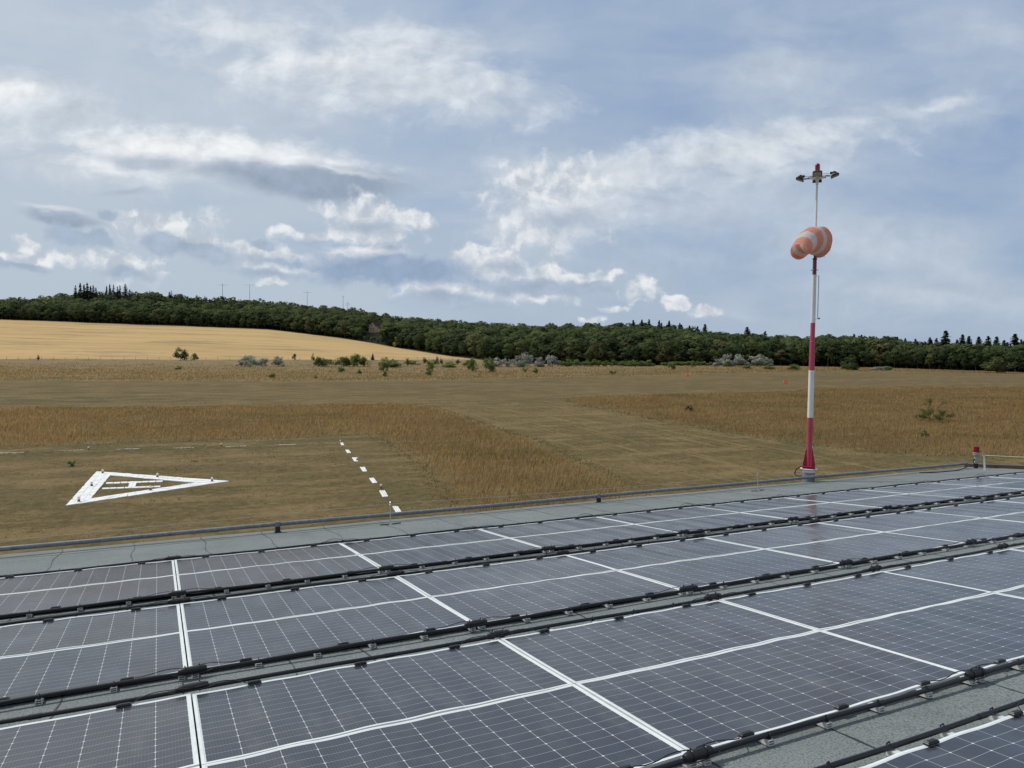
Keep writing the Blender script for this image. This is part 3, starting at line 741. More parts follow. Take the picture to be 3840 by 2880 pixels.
def seg(za, zb_, ra, rb, mi): b.tube([(0, 0, za), (0, 0, zb_)], [ra, rb], 20, mi, True)
seg(zf + .019, z1, r0, .071, 1); seg(z1, z2, .071, .0685, 0); seg(z2, z2b, .0685, .066, 1); seg(z2b, z3, .058, .056, 1); seg(z3, z4, .056, .051, 0); seg(z4, z5, .049, .047, 2); seg(z5, z6, .030, .028, 2); seg(z6, z7, .0255, .024, 0); seg(z7, z8, .033, .036, 0)
b.torus((0, 0, z2b), .064, .010, 'Z', 20, 6, 1); b.torus((0, 0, z5 - .02), .050, .012, 'Z', 20, 6, 3); b.torus((0, 0, z5 - .30), .047, .005, 'Z', 20, 6, 2); b.torus((0, 0, z6), .030, .010, 'Z', 16, 6, 2); b.torus((0, 0, z7), .031, .006, 'Z', 16, 6, 0)
b.obj('pole', [M['white'], M['red'], M['oxide'], M['black']], root, True)
b = MB()
for s_, zz in ((1, z5 - .30), (-1, z5 - .30), (1, z2b - .27), (-1, z2b - .27)): b.box((mright.x * .07 * s_, mright.y * .07 * s_, zz), (.03, .03, .018), R=Rz.to_3x3())
b.obj('bolt', M['black'], root)
b = MB(); px_ = .105; za = loc(mz(3075, 1034)); zc = loc(mz(3070, 1196)); 
b.tube([mright * .04 + Vector((0, 0, za)), mright * px_ + Vector((0, 0, za)), mright * px_ + Vector((0, 0, zc)), mright * .04 + Vector((0, 0, zc))], .0125, 8)
b.obj('side_rail', M['white'], root, True)
b = MB(); b.box(mright * .14 + Vector((0, 0, zc + .01)), (.04, .03, .04), R=Rz.to_3x3()); b.obj('catch', M['black'], root, bevel=.006)
b = MB(); b.box(mright * .068 - mback * .02 + Vector((0, 0, zg + .05)), (.028, .02, .055), R=Rz.to_3x3()); b.obj('label_plate', M['frame'], root)
b = MB(); b.tube([mright * -.13 + Vector((0, 0, zf)), mright * -.20 + Vector((0, 0, zf - .01)), mright * -.29 + Vector((0, 0, zf - .08)), mright * -.335 + Vector((0, 0, zf - .19)), mright * -.30 + Vector((0, 0, zf - .245)), mright * -.20 + Vector((0, 0, zf - .25)), mright * -.145 + Vector((0, 0, zf - .24))], .015, 8); b.obj('cable_loop', M['coil'], root, True)
# bracket cross, floodlights, beacon
b = MB(); zk = z8 + .03
b.lathe([(.042, z8 - .05), (.055, z8), (.075, zk), (.075, zk + .05), (.05, zk + .07)], n=18)
for a in (0, 90, 180, 270):
    R = (Rz @ Matrix.Rotation(math.radians(a), 4, 'Z')).to_3x3(); q = R @ Vector((.13, 0, 0))
    b.add([R @ Vector(p) for p in ((.05, -.045, zk - .03), (.21, -.03, zk - .02), (.21, .03, zk - .02), (.05, .045, zk - .03), (.05, -.045, zk + .05), (.21, -.03, zk + .025), (.21, .03, zk + .025), (.05, .045, zk + .05))], [(0, 1, 2, 3), (4, 7, 6, 5), (0, 4, 5, 1), (1, 5, 6, 2), (2, 6, 7, 3), (3, 7, 4, 0)])
b.obj('lamp_bracket', M['white'], root)
def flood(a, tilt, dz, arm=.40):
    A4 = T((0, 0, zk + dz)) @ Rz @ Matrix.Rotation(math.radians(a), 4, 'Z')
    R4 = A4 @ T((arm, 0, 0)) @ Matrix.Rotation(math.radians(tilt), 4, 'Y') @ Matrix.Scale(1.18, 4)
    b = MB()   # housing: wedge with its glass turned down and outwards, driver box at the back, two fork arms
    hw, dh = .085, .075
    vs = [(-.075, -hw * .5, -.030), (-.075, hw * .5, -.030), (-.075, hw * .5, .025), (-.075, -hw * .5, .025), (.012, -hw, -dh), (.012, hw, -dh), (.012, hw, dh), (.012, -hw, dh)]
    b.add([R4 @ Vector(q) for q in vs], [(0, 1, 2, 3), (4, 7, 6, 5), (0, 4, 5, 1), (1, 5, 6, 2), (2, 6, 7, 3), (3, 7, 4, 0)])
    b.box(R4 @ Vector((.020, 0, 0)), (.018, .19, .165), R=R4.to_3x3()); b.box(A4 @ Vector((arm - .085, 0, .055)), (.045, .06, .05), R=A4.to_3x3())
    for s_ in (-1, 1): b.tube([A4 @ Vector((.19, s_ * .035, -.005)), A4 @ Vector((arm - .10, s_ * .055, -.012)), R4 @ Vector((-.01, s_ * .09, 0))], .0085, 6)
    b.tube([A4 @ Vector((.10, .0, .05)), A4 @ Vector((.22, .01, .045)), A4 @ Vector((arm - .1, 0, .055))], .005, 5)
    h = b.obj('floodlight', M['black'], root)
    g = MB(); g.box(R4 @ Vector((.031, 0, 0)), (.006, .160, .135), R=R4.to_3x3()); g.obj('glass', M['glass'], h)
flood(180, 68, .0); flood(0, 68, .035); flood(270, 60, .05, .24); flood(90, 62, .0, .30)
b = MB(); b.lathe([(.062, zk + .07), (.07, zk + .085), (.066, zk + .135)], n=18); b.obj('beacon_socket', M['castgrey'], root, True)
zt = loc(mz(3075, 612))
b = MB(); zl = zk + .135; b.lathe([(.056, zl), (.060, zl + .02), (.058, zl + .04), (.058, zt - .06), (.052, zt - .03), (.034, zt - .007), (.002, zt)], n=22); b.obj('beacon_lens', M['lens'], root, True)

# windsock: five rings of a tapering tube, from the mouth by the mast to the tail hanging towards the panels
def sock():
    c7 = lambda x, y: (2920 + x / 8.296, 820 + y / 8.296)
    rings = [  # picture centre (crop px), radius (crop px), distance in front of the mast (m)
        (1290, 725, 458, -.10, 0), (1190, 705, 445, .14, 0), (1120, 690, 430, .28, 1), (1015, 670, 402, .52, 0), (935, 690, 374, .72, 0), (855, 745, 345, .94, 1), (795, 810, 322, 1.12, 1), (745, 870, 302, 1.26, 0), (690, 935, 284, 1.44, 0), (632, 1015, 256, 1.66, 0)]
    cs = []
    for x, y, r, d, mi in rings:
        x, y = c7(x, y); dd = ray(x, y); k = (MD - d) / (dd[:2] @ mdir); p = Vector(dd * k) + Vector((0, 0, CAMZ)); cs.append((p, r / 8.296 / FPX * (MX * FW[0] + MY * FW[1] - d), mi))
    n_ = 40; V = []; F = []; MI = []
    fine = []
    for i in range(len(cs) - 1):
        for s_ in range(4):
            t_ = s_ / 4; fine.append((cs[i][0].lerp(cs[i + 1][0], t_), cs[i][1] * (1 - t_) + cs[i + 1][1] * t_, cs[i][2]))
    fine.append(cs[-1])
    r = random.Random(2)
    for i, (p, rad, mi) in enumerate(fine):
        q_ = i / (len(fine) - 1); al = math.radians(44 - 40 * q_); be = math.radians(-4 - 10 * q_ * q_)
        tg = (-mright * math.sin(al) - mback * math.cos(al)) * math.cos(be) + Vector((0, 0, math.sin(be)))
        a = tg.cross(Vector((0, 0, 1))).normalized(); b_ = a.cross(tg)
        for k in range(n_):
            th = 2 * math.pi * k / n_
            rr = rad * (1 + .012 * math.sin(3 * th + i * .35) + .010 * math.sin(7 * th - i * .2))
            if i >= len(fine) - 3 and math.sin(th) > 0: rr *= 1 - .10 * math.sin(th) ** 2 * (i - len(fine) + 4) / 3
            V.append(p + a * math.cos(th) * rr + b_ * math.sin(th) * rr)
    for i in range(len(fine) - 1):
        for k in range(n_):
            F.append((i * n_ + k, i * n_ + (k + 1) % n_, (i + 1) * n_ + (k + 1) % n_, (i + 1) * n_ + k)); MI.append(fine[i][2])
    o0 = cs[0][0]
    root = tag(empty('windsock', T(o0)), 'faded orange and white windsock drooping from the mast towards the panels', 'windsock')
    b = MB(); b.v = [tuple(q - o0) for q in V]; b.f = F; b.mi = MI
    me = bpy.data.meshes.new('fabric'); me.from_pydata(b.v, [], b.f)
    for q in (M['orange_cloth'], M['white_cloth']): me.materials.append(q)
    me.polygons.foreach_set('material_index', MI); me.shade_smooth()
    link('fabric', me, root)
    b = MB(); q = V[:n_]; b.tube([v - o0 for v in q] + [q[0] - o0], .008, 6, caps=False); b.obj('mouth_hoop', M['oxide'], root, True)
    b = MB(); pole = Vector((MX, MY, 0))
    for zz in (zb + z5 + .02, zb + z6 - .05):
        b.tube([Vector((MX, MY, zz)) - o0, Vector(V[30 if zz < o0.z else 10]) - o0], .010, 6)
    b.obj('swivel_arm', M['oxide'], root, True)
    b = MB()
    for k in range(0, n_, 4):
        v = V[k] - o0; b.tube([v, v * 1.04 + Vector((0, 0, -.03))], .004, 5)
    b.obj('lacing', M['coil'], root)
sock()

# ------------------------------------------------------------------ terrain
TX = np.array([-3500, -1200, 0, 500, 1000, 1300, 1500, 1700, 1810, 2000, 2400, 2800, 3300, 3840, 5200, 7500.])
T0 = np.array([420, 415, 410, 415, 430, 436, 440, 445, 447, 440, 440, 450, 440, 415, 420, 420.])
Y0 = np.array([1320, 1340, 1350, 1351, 1352, 1351, 1350, 1349, 1352, 1366, 1371, 1371, 1380, 1398, 1420, 1440.])
TF = np.array([640, 670, 680, 690, 690, 650, 590, 520, 470, 455, 452, 462, 452, 428, 430, 430.])
YF = np.array([1190, 1188, 1197, 1216, 1234, 1270, 1306, 1338, 1350, 1365, 1370, 1370, 1379, 1397, 1419, 1440.])
TB = np.array([820, 840, 860, 900, 960, 960, 940, 860, 800, 760, 700, 620, 600, 560, 560, 560.])
YS = np.array([1150, 1140, 1124, 1082, 1128, 1154, 1186, 1204, 1208, 1218, 1214, 1258, 1270, 1296, 1320, 1340.])
def hor(x): return 1326.36 + (x - 1920) * .012336
def zat(x, y, t): return at(x, y, t)[2]
Z0 = np.array([zat(x, y, t) for x, y, t in zip(TX, Y0, T0)]); ZF = np.array([zat(x, y, t) for x, y, t in zip(TX, YF, TF)]); ZB = np.array([zat(x, y, t) for x, y, t in zip(TX, YS, TB)]) - 17.0
ZB = np.maximum(ZB, ZF)
def terrain(s, t):
    """height, and the weights of meadow, grain and wood, at lateral s and forward t (arrays)"""
    tt = np.maximum(t, 1.0); x = 1920 + FPX * s / tt
    x = np.clip(x, -3500, 7500)
    f = lambda A: np.interp(x, TX, A)
    t0, tf, tb, z0, zf_, zb_ = f(T0), f(TF), f(TB), f(Z0), f(ZF), f(ZB)
    sm = lambda q: q * q * (3 - 2 * q)
    z = np.where(t < t0, z0 * sm(np.clip((t - 230) / np.maximum(t0 - 230, 1), 0, 1)), 0)
    q = np.clip((t - t0) / np.maximum(tf - t0, 1), 0, 1); z = np.where((t >= t0) & (t < tf), z0 + (zf_ - z0) * (q * 1.12 - .12 * q * q * 1.0), z)
    q = np.clip((t - tf) / np.maximum(tb - tf, 1), 0, 1); z = np.where(t >= tf, zf_ + (zb_ - zf_) * q ** 1.0, z)
    z = np.where(t > tb + 40, zb_ - (t - tb - 40) * .05, z)
    z = np.where(t < 2, 0, z)
    z = np.maximum(z, -3)
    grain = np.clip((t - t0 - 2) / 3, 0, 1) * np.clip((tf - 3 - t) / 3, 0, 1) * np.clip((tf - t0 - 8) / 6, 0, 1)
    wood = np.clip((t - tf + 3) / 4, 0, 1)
    return z, grain, wood
def ground_z(p):
    p = np.atleast_2d(p); return terrain(p[:, :2] @ RT, p[:, :2] @ FW)[0]
def on_ground(x, y):
    """the point where the sight line of survey pixel x, y meets the terrain"""
    d = ray(x, y); k = d[:2] @ FW; lo = None; prev = 20
    for t in np.arange(20, 1100, 1.0):
        p = d * (t / k); z = ground_z(p)[0]
        if p[2] + CAMZ <= z: return np.array([p[0], p[1], z])
    p = d * (450 / k); return np.array([p[0], p[1], ground_z(p)[0]])
MEADOW = [(-3500, 1424), (0, 1428), (1000, 1431), (1500, 1428), (1700, 1424), (1920, 1420), (2500, 1408), (3000, 1398), (3400, 1399), (3840, 1403), (7500, 1430)]
MT = np.array([[x, np.dot(gnd(x, y)[:2], FW)] for x, y in MEADOW])
def poly_world(pts): return np.array([gnd(x, y)[:2] for x, y in pts])
STRIP = poly_world([(1620, 1525), (2120, 1500), (2300, 1545), (2600, 1602), (2950, 1655), (3300, 1700), (3840, 1725), (3840, 1800), (2500, 1900), (2280, 1785), (2075, 1685), (1930, 1632)])
def inside(P, poly):
    r = np.zeros(len(P), bool); j = len(poly) - 1
    for i in range(len(poly)):
        xi, yi = poly[i]; xj, yj = poly[j]
        c = ((yi > P[:, 1]) != (yj > P[:, 1])) & (P[:, 0] < (xj - xi) * (P[:, 1] - yi) / (yj - yi + 1e-12) + xi); r ^= c; j = i
    return r
def build_ground():
    ts = np.concatenate([np.array([.01, 8, 16]), np.linspace(22, 130, 90), np.geomspace(133, 400, 70), np.linspace(404, 480, 40), np.linspace(485, 1000, 90), np.geomspace(1050, 6000, 12)])
    ang = np.concatenate([np.linspace(-180, -46, 20)[:-1], np.linspace(-46, 46, 260), np.linspace(46, 180, 20)[1:-1]])
    A, R = np.meshgrid(np.radians(ang), ts)
    inner = np.abs(A) < math.radians(75)
    dist = np.where(np.abs(A) <= math.radians(46), R / np.cos(A), R / np.cos(math.radians(46)))
    s = dist * np.sin(A); t = dist * np.cos(A)
    z, g, w = terrain(s.ravel(), t.ravel())
    P = np.outer(s.ravel(), RT) + np.outer(t.ravel(), FW)
    bump_ = .12 * np.sin(P[:, 0] * .09) * np.sin(P[:, 1] * .075 + 1)
    verts = np.column_stack([P, z + bump_ * np.clip((t.ravel() - 100) / 100, 0, 1)])
    na = len(ang); F = []
    for j in range(len(ts) - 1):
        for i in range(na): F.append((j * na + i, j * na + (i + 1) % na, (j + 1) * na + (i + 1) % na, (j + 1) * na + i))
    me = bpy.data.meshes.new('ground'); me.from_pydata(verts.tolist(), [], F)
    x = np.clip(1920 + FPX * s.ravel() / np.maximum(t.ravel(), 1), -3500, 7500)
    mt = np.interp(x, MT[:, 0], MT[:, 1]); mead = np.clip((t.ravel() - mt) / 2.0, 0, 1) * (t.ravel() > 1)
    strip = inside(P, STRIP).astype(float)
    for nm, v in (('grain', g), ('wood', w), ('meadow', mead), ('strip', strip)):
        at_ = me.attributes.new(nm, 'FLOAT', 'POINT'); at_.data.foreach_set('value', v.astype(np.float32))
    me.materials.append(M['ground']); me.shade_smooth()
    o = link('ground', me); o['kind'] = 'structure'
    bm = bmesh.new(); bm.from_mesh(me); bmesh.ops.recalc_face_normals(bm, faces=bm.faces)
    if sum(f.normal.z for f in bm.faces) < 0: bmesh.ops.reverse_faces(bm, faces=bm.faces)
    bm.to_mesh(me); bm.free()
build_ground()

# ------------------------------------------------------------------ tall dry grass
TALL_A = poly_world([(-2600, 1555), (-500, 1536), (0, 1532), (521, 1529), (1042, 1523), (1476, 1515), (1606, 1523), (1693, 1549), (1823, 1597), (1920, 1632), (1979, 1641), (2075, 1685), (2163, 1738), (2277, 1782), (2374, 1839), (2540, 1960), (2600, 2010), (1800, 2010), (1725, 1900), (1701, 1869), (1649, 1808), (1606, 1756), (1562, 1730), (1476, 1669), (1424, 1639), (1345, 1628), (1215, 1635), (1042, 1644), (694, 1653), (347, 1659), (0, 1677), (-500, 1700), (-2600, 1800)])
TALL_B = poly_world([(2132, 1496), (2251, 1487), (2602, 1479), (2865, 1470), (3128, 1459), (3391, 1454), (3840, 1452), (5600, 1452), (5600, 1800), (3840, 1716), (3654, 1706), (3479, 1707), (3303, 1697), (3128, 1676), (2953, 1654), (2777, 1627), (2602, 1601), (2426, 1566), (2295, 1539), (2163, 1518)])
def blades(name, P, h, w, tint, green, material, label=None, lean=.35):
    """one mesh of three-cornered grass tufts; P ground points (n,3)"""
    n_ = len(P); a = rng.uniform(0, 2 * math.pi, n_); d = np.column_stack([np.cos(a), np.sin(a), np.zeros(n_)])
    la = -.5 + 1.1 * lowfreq(P[:, :2], .22, 77) + rng.normal(0, .6, n_); ln = np.column_stack([np.cos(la), np.sin(la), np.zeros(n_)]) * (h * lean * rng.uniform(.2, 1.3, n_))[:, None]
    v = np.empty((n_, 4, 3)); v[:, 0] = P - d * (w / 2)[:, None]; v[:, 1] = P + d * (w / 2)[:, None]
    top = P + ln; top[:, 2] += h
    v[:, 2] = top + d * (w * .32)[:, None]; v[:, 3] = top - d * (w * .32)[:, None] + np.array([0, 0, 1.0]) * (h * rng.uniform(-.25, .1, n_))[:, None]
    me = bpy.data.meshes.new(name); me.vertices.add(4 * n_); me.vertices.foreach_set('co', v.reshape(-1).astype(np.float32))
    me.loops.add(4 * n_); me.loops.foreach_set('vertex_index', np.arange(4 * n_, dtype=np.int32)); me.polygons.add(n_)
    me.polygons.foreach_set('loop_start', np.arange(0, 4 * n_, 4, dtype=np.int32)); me.polygons.foreach_set('loop_total', np.full(n_, 4, np.int32)); me.update(calc_edges=True)
    for nm, q in (('tint', tint), ('green', green)):
        at_ = me.attributes.new(nm, 'FLOAT', 'POINT'); at_.data.foreach_set('value', np.repeat(q, 4).astype(np.float32))
    me.materials.append(material); o = link(name, me); return o
def lowfreq(P, sc, seed):
    r = np.random.default_rng(seed); v = np.zeros(len(P))
    for i in range(6):
        k = r.normal(0, sc, 2); v += np.sin(P @ k + r.uniform(0, 6.28))
    return v / 3.0
def scatter(poly, dens0, tref, tmin=0):
    """points in a polygon, thinning with distance so that the picture stays evenly covered"""
    lo, hi = poly.min(0), poly.max(0); area = (hi[0] - lo[0]) * (hi[1] - lo[1]); n_ = int(area * dens0)
    P = rng.uniform(lo, hi, (n_, 2)); t = P @ FW; s = P @ RT
    keep = (t > 20) & (np.abs(s / np.maximum(t, 1)) < 1.3) & (rng.random(n_) < np.clip(tref / np.maximum(t, 1), 0, 1) ** 1.15)
    P = P[keep]; J = np.column_stack([lowfreq(P, 1.1, 31), lowfreq(P, 1.1, 32)]) * .35 + rng.normal(0, .12, P.shape); return P[inside(P + J, poly)]
def edge_dist(P, poly):
    d = np.full(len(P), 1e9)
    for i in range(len(poly)):
        a, b_ = poly[i], poly[(i + 1) % len(poly)]; ab = b_ - a; q = np.clip(((P - a) @ ab) / (ab @ ab), 0, 1); d = np.minimum(d, np.linalg.norm(P - a - q[:, None] * ab, axis=1))
    return d
for name, poly, dens, lab in (('tall_grass', TALL_A, 44, 1), ('tall_grass', TALL_B, 36, 2)):
    P = scatter(poly, dens, 42); t = P @ FW; n_ = len(P)
    ed = edge_dist(P, poly); lf = lowfreq(P, .35, lab); lf2 = lowfreq(P, 1.6, lab + 5)
    h = (.29 + .09 * lf + .06 * lf2) * rng.uniform(.5, 1.25, n_) * np.clip(.35 + ed / 2.2, .35, 1)
    w = .030 * np.clip(t / 40, .8, 3.2) * rng.uniform(.6, 1.5, n_)
    tint = np.clip(rng.beta(4, 4, n_) + .14 * lf2 + .10 * lf, 0, 1); tint = np.clip(tint + .45 * np.exp(-ed / 1.1) * (lf > -.3), 0, 1); green = ((rng.random(n_) < .22 * np.exp(-ed / .4))).astype(float) * .8
    P3 = np.column_stack([P, np.zeros(n_)])
    o = blades(name, P3, h, w, tint, green, M['tall']); o['kind'] = 'stuff'
# greener fringe outside the near edges, and short tufts over the mown turf
near = poly_world([(-300, 1530), (4200, 1445), (4300, 2100), (-300, 2200)])
P = scatter(near, 30, 34); P = P[~inside(P, TALL_A) & ~inside(P, TALL_B)]
P = P[(P[:, 1] > 14.5) | (P[:, 0] > 23)]
n_ = len(P); t = P @ FW; ed = np.minimum(edge_dist(P, TALL_A), edge_dist(P, TALL_B)); lf = lowfreq(P, .5, 9); lf2 = lowfreq(P, 2.2, 11)
keep = (rng.random(n_) < np.clip(.22 + .30 * lf2, .03, .8) * np.clip(60 / t, .25, 1)) | ((ed < 1.0) & (rng.random(n_) < .6))
P, t, ed, lf, lf2 = P[keep], t[keep], ed[keep], lf[keep], lf2[keep]; n_ = len(P)
h = (.030 + .015 * lf2 + .16 * np.exp(-ed / .45)) * rng.uniform(.6, 1.4, n_); h = np.maximum(h, .02); w = .05 * np.clip(t / 40, .8, 3) * rng.uniform(.6, 1.5, n_)
o = blades('short_grass', np.column_stack([P, np.zeros(n_)]), h, w, np.clip(rng.random(n_) * .7 + .1 * lf, 0, 1), np.clip(.42 + .35 * lf + .5 * np.exp(-ed / .8) + rng.normal(0, .2, n_), 0, 1), M['short'], lean=.9); o['kind'] = 'stuff'
# rough meadow beyond the runway: taller stalks, thickest along its front edge
xs = rng.uniform(-1500, 5300, 100000); mt = np.interp(xs, MT[:, 0], MT[:, 1]); tt = mt + 1 + rng.beta(1, 2.4, len(xs)) * 210
d = np.array([ray(x, 1400) for x in xs[:1]])
sx = (xs - 1920) / FPX * tt; P = np.outer(sx, RT) + np.outer(tt, FW); z, g, w_ = terrain(sx, tt); ok = (g < .2) & (w_ < .2); P, z, tt = P[ok], z[ok], tt[ok]; n_ = len(P); lf2 = lowfreq(P, .25, 21)
o = blades('rough_meadow', np.column_stack([P, z]), (.34 + .10 * lf2) * rng.uniform(.6, 1.3, n_), .10 * np.clip(tt / 150, 1, 2.6) * rng.uniform(.6, 1.5, n_), np.clip(rng.beta(3, 3, n_) + .15 * lf2, 0, 1), (rng.random(n_) < np.clip(.12 + .2 * lf2, 0, 1)) * .8, M['tall']); o['kind'] = 'stuff'

# ------------------------------------------------------------------ helipad markings and lights
c1 = lambda x, y: tuple(gnd(x * .5787, 1600 + y * .5787)[:2])
def flat(mb, pts, z0, z1):
    n_ = len(pts); vs = [(p[0], p[1], z0) for p in pts] + [(p[0], p[1], z1) for p in pts]
    mb.add(vs, [tuple(range(n_, 2 * n_))] + [(i, (i + 1) % n_, n_ + (i + 1) % n_, n_ + i) for i in range(n_)])
def strip_slabs(mb, A, B, C_, D, n_, m_=2):
    """a painted strip A-B (one side) to D-C (other side) laid as slabs with narrow joints"""
    A, B, C_, D = [np.array(q) for q in (A, B, C_, D)]
    for i in range(n_):
        for j in range(m_):
            def P(a, c): top = A + (B - A) * a; bot = D + (C_ - D) * a; return top + (bot - top) * c
            g = .010 / max(np.linalg.norm(B - A) / n_, .1); gj = .007
            a0, a1 = (i + g) / n_, (i + 1 - g) / n_; b0, b1 = j / m_ + gj, (j + 1) / m_ - gj
            jj = rng.normal(0, .006, (4, 2))
            q = [P(a0, b0) + jj[0], P(a1, b0) + jj[1], P(a1, b1) + jj[2], P(a0, b1) + jj[3]]
            flat(mb, q, .0, .035 + rng.uniform(-.008, .008))
tri = tag(empty('landing_triangle', T((*c1(560, 400), 0))), 'large white painted slab triangle framing a letter H in the mown grass', 'helipad marking')
ti = tri.matrix_world.inverted()
OA, OB, OC = c1(625, 292), c1(425, 515), c1(1487, 355); IA, IB, IC = c1(715, 318), c1(590, 468), c1(1262, 367)
for nm, q, n_, m_ in (('side_strip', (OA, OB, IB, IA), 16, 3), ('side_strip', (OB, OC, IC, IB), 18, 2), ('side_strip', (OA, OC, IC, IA), 18, 2)):
    b = MB(); strip_slabs(b, *q, n_, m_); b.obj(nm, M['slab'], tri, mw=ti)
b = MB()
for q, n_ in (((c1(688, 365), c1(1055, 352), c1(1055, 361), c1(686, 374)), 8), ((c1(663, 400), c1(1040, 386), c1(1040, 394), c1(660, 408)), 8), ((c1(842, 359), c1(890, 357), c1(876, 394), c1(828, 396)), 2)): strip_slabs(b, *q, n_, 1)
b.obj('letter_h', M['slab'], tri, mw=ti)
def pad_lamp():
    root = empty('ground_light', Matrix.Identity(4)); tag(root, 'x', 'ground light', 'small ground lights of the helipad')
    b = MB(); b.lathe([(.11, 0), (.11, .03), (.075, .05), (.075, .17)], n=14); b.obj('base', M['lampbase'], root, True)
    b = MB(); b.lathe([(.085, .17), (.088, .22), (.080, .30), (.05, .345), (.002, .355)], n=14); b.obj('lens', M['milk'], root, True)
    return root
pl = pad_lamp(); first = True
for x, y, lab in ((665, 305, 'white domed ground light at the far left corner of the triangle'), (1020, 330, 'white domed ground light halfway along the far side of the triangle'), (1374, 357, 'white domed ground light near the right tip of the triangle'),
                  (975, 415, 'white domed ground light halfway along the near side of the triangle'), (594, 388, 'white domed ground light halfway down the broad left side of the triangle'), (511, 490, 'white domed ground light at the near left corner of the triangle'),
                  (574, 150, 'white domed ground light behind the triangle between white dashes on the left'), (1433, 126, 'white domed ground light left of the fifth dash along the far edge'), (2206, 105, 'white domed ground light at the far end of the right dashed line'),
                  (2212 + 102, 220, 'white domed ground light beside the third slab of the right dashed line'), (2212 + 257, 400, 'white domed ground light between the two nearest slabs of the right dashed line')):
    o = pl if first else copy_tree(pl); first = False
    q = c1(x, y); o.matrix_world = T((*q, 0)) @ Matrix.Scale(.66, 4) @ T((0, 0, .0 if 'triangle' not in lab or 'behind' in lab else .04)); o['label'] = lab
dashes = [((0, 168), (157, 168), (157, 174), (0, 178), 'leftmost white dash on the far edge of the helipad, cut by the frame'), ((388, 156), (543, 151), (541, 157), (386, 161), 'second white dash from the left on the far edge of the helipad'), ((757, 147), (905, 141), (903, 148), (755, 152), 'third white dash from the left on the far edge of the helipad'), ((1120, 138), (1260, 135), (1258, 141), (1118, 144), 'fourth white dash from the left on the far edge of the helipad'),
          ((1462, 130), (1595, 124), (1593, 130), (1460, 135), 'fifth white dash from the left on the far edge of the helipad'), ((1788, 118), (1918, 115), (1918, 121), (1786, 124), 'sixth white dash from the left on the far edge of the helipad'), ((2100, 107), (2200, 106), (2200, 110), (2098, 111), 'faint overgrown white dash at the far corner of the helipad')]
c2 = lambda x, y: tuple(gnd(1280 + x * .5787, 1600 + y * .5787)[:2])
rdash = [((-8, 104), (10, 104), (20, 122), (0, 123), 'smallest and farthest white slab of the right dashed line'), ((25, 152), (48, 152), (64, 172), (38, 173), 'second farthest white slab of the right dashed line'), ((68, 202), (98, 202), (110, 226), (84, 228), 'third farthest white slab of the right dashed line, a light on it'),
         ((121, 265), (152, 264), (169, 292), (140, 294), 'fourth farthest white slab of the right dashed line'), ((179, 336), (211, 335), (235, 367), (203, 369), 'fifth farthest white slab of the right dashed line'), ((246, 417), (282, 416), (305, 455), (268, 459), 'sixth farthest white slab of the right dashed line, before the nearest'), ((329, 520), (366, 519), (400, 570), (360, 574), 'nearest white slab of the right dashed line, half hidden by the eave pipe')]
for cc, L_ in ((c1, dashes), (c2, rdash)):
    for a, b2, c_, d_, lab in L_:
        q = [np.array(cc(*k)) for k in (a, b2, c_, d_)]; cen = sum(q) / 4
        far_ = cc is c1
        mb = MB(); q = [k - cen for k in q]
        if far_: mid_ = [(q[0] + q[3]) / 2, (q[1] + q[2]) / 2]; q = [mid_[0] + (q[0] - mid_[0]) * .42, mid_[1] + (q[1] - mid_[1]) * .42, mid_[1] + (q[2] - mid_[1]) * .42, mid_[0] + (q[3] - mid_[0]) * .42]
        strip_slabs(mb, *q, 3, 1)
        tag(mb.obj('marking_slab', M['slab_worn' if far_ else 'slab'], None, mw=T((cen[0], cen[1], 0))), lab, 'ground marking', 'white dashes bounding the helipad')

# ------------------------------------------------------------------ vegetation prototypes
def card_mesh(name, C_, size, Nn, tint, cn=None):
    n_ = len(C_); Nn = Nn / np.linalg.norm(Nn, axis=1)[:, None]; r = rng.normal(size=(n_, 3)); a = np.cross(Nn, r); a /= np.linalg.norm(a, axis=1)[:, None]; b_ = np.cross(Nn, a)
    sz = size[:, None]; v = np.empty((n_, 4, 3)); k1 = rng.uniform(.6, 1.0, (n_, 1)); k2 = rng.uniform(.6, 1.0, (n_, 1))
    v[:, 0] = C_ - a * sz * k1; v[:, 1] = C_ - b_ * sz * k2; v[:, 2] = C_ + a * sz; v[:, 3] = C_ + b_ * sz * .9
    cn = Nn if cn is None else cn
    return v, np.repeat(tint, 4), np.repeat(cn / np.linalg.norm(cn, axis=1)[:, None], 4, axis=0)
def to_mesh(name, v, tint, material, cn):
    n_ = len(v); me = bpy.data.meshes.new(name); me.vertices.add(4 * n_); me.vertices.foreach_set('co', v.reshape(-1).astype(np.float32)); me.loops.add(4 * n_); me.loops.foreach_set('vertex_index', np.arange(4 * n_, dtype=np.int32)); me.polygons.add(n_)
    me.polygons.foreach_set('loop_start', np.arange(0, 4 * n_, 4, dtype=np.int32)); me.polygons.foreach_set('loop_total', np.full(n_, 4, np.int32)); me.update(calc_edges=True)
    at_ = me.attributes.new('tint', 'FLOAT', 'POINT'); at_.data.foreach_set('value', tint.astype(np.float32))
    at_ = me.attributes.new('cn', 'FLOAT_VECTOR', 'POINT'); at_.data.foreach_set('vector', cn.reshape(-1).astype(np.float32)); me.materials.append(material); return me
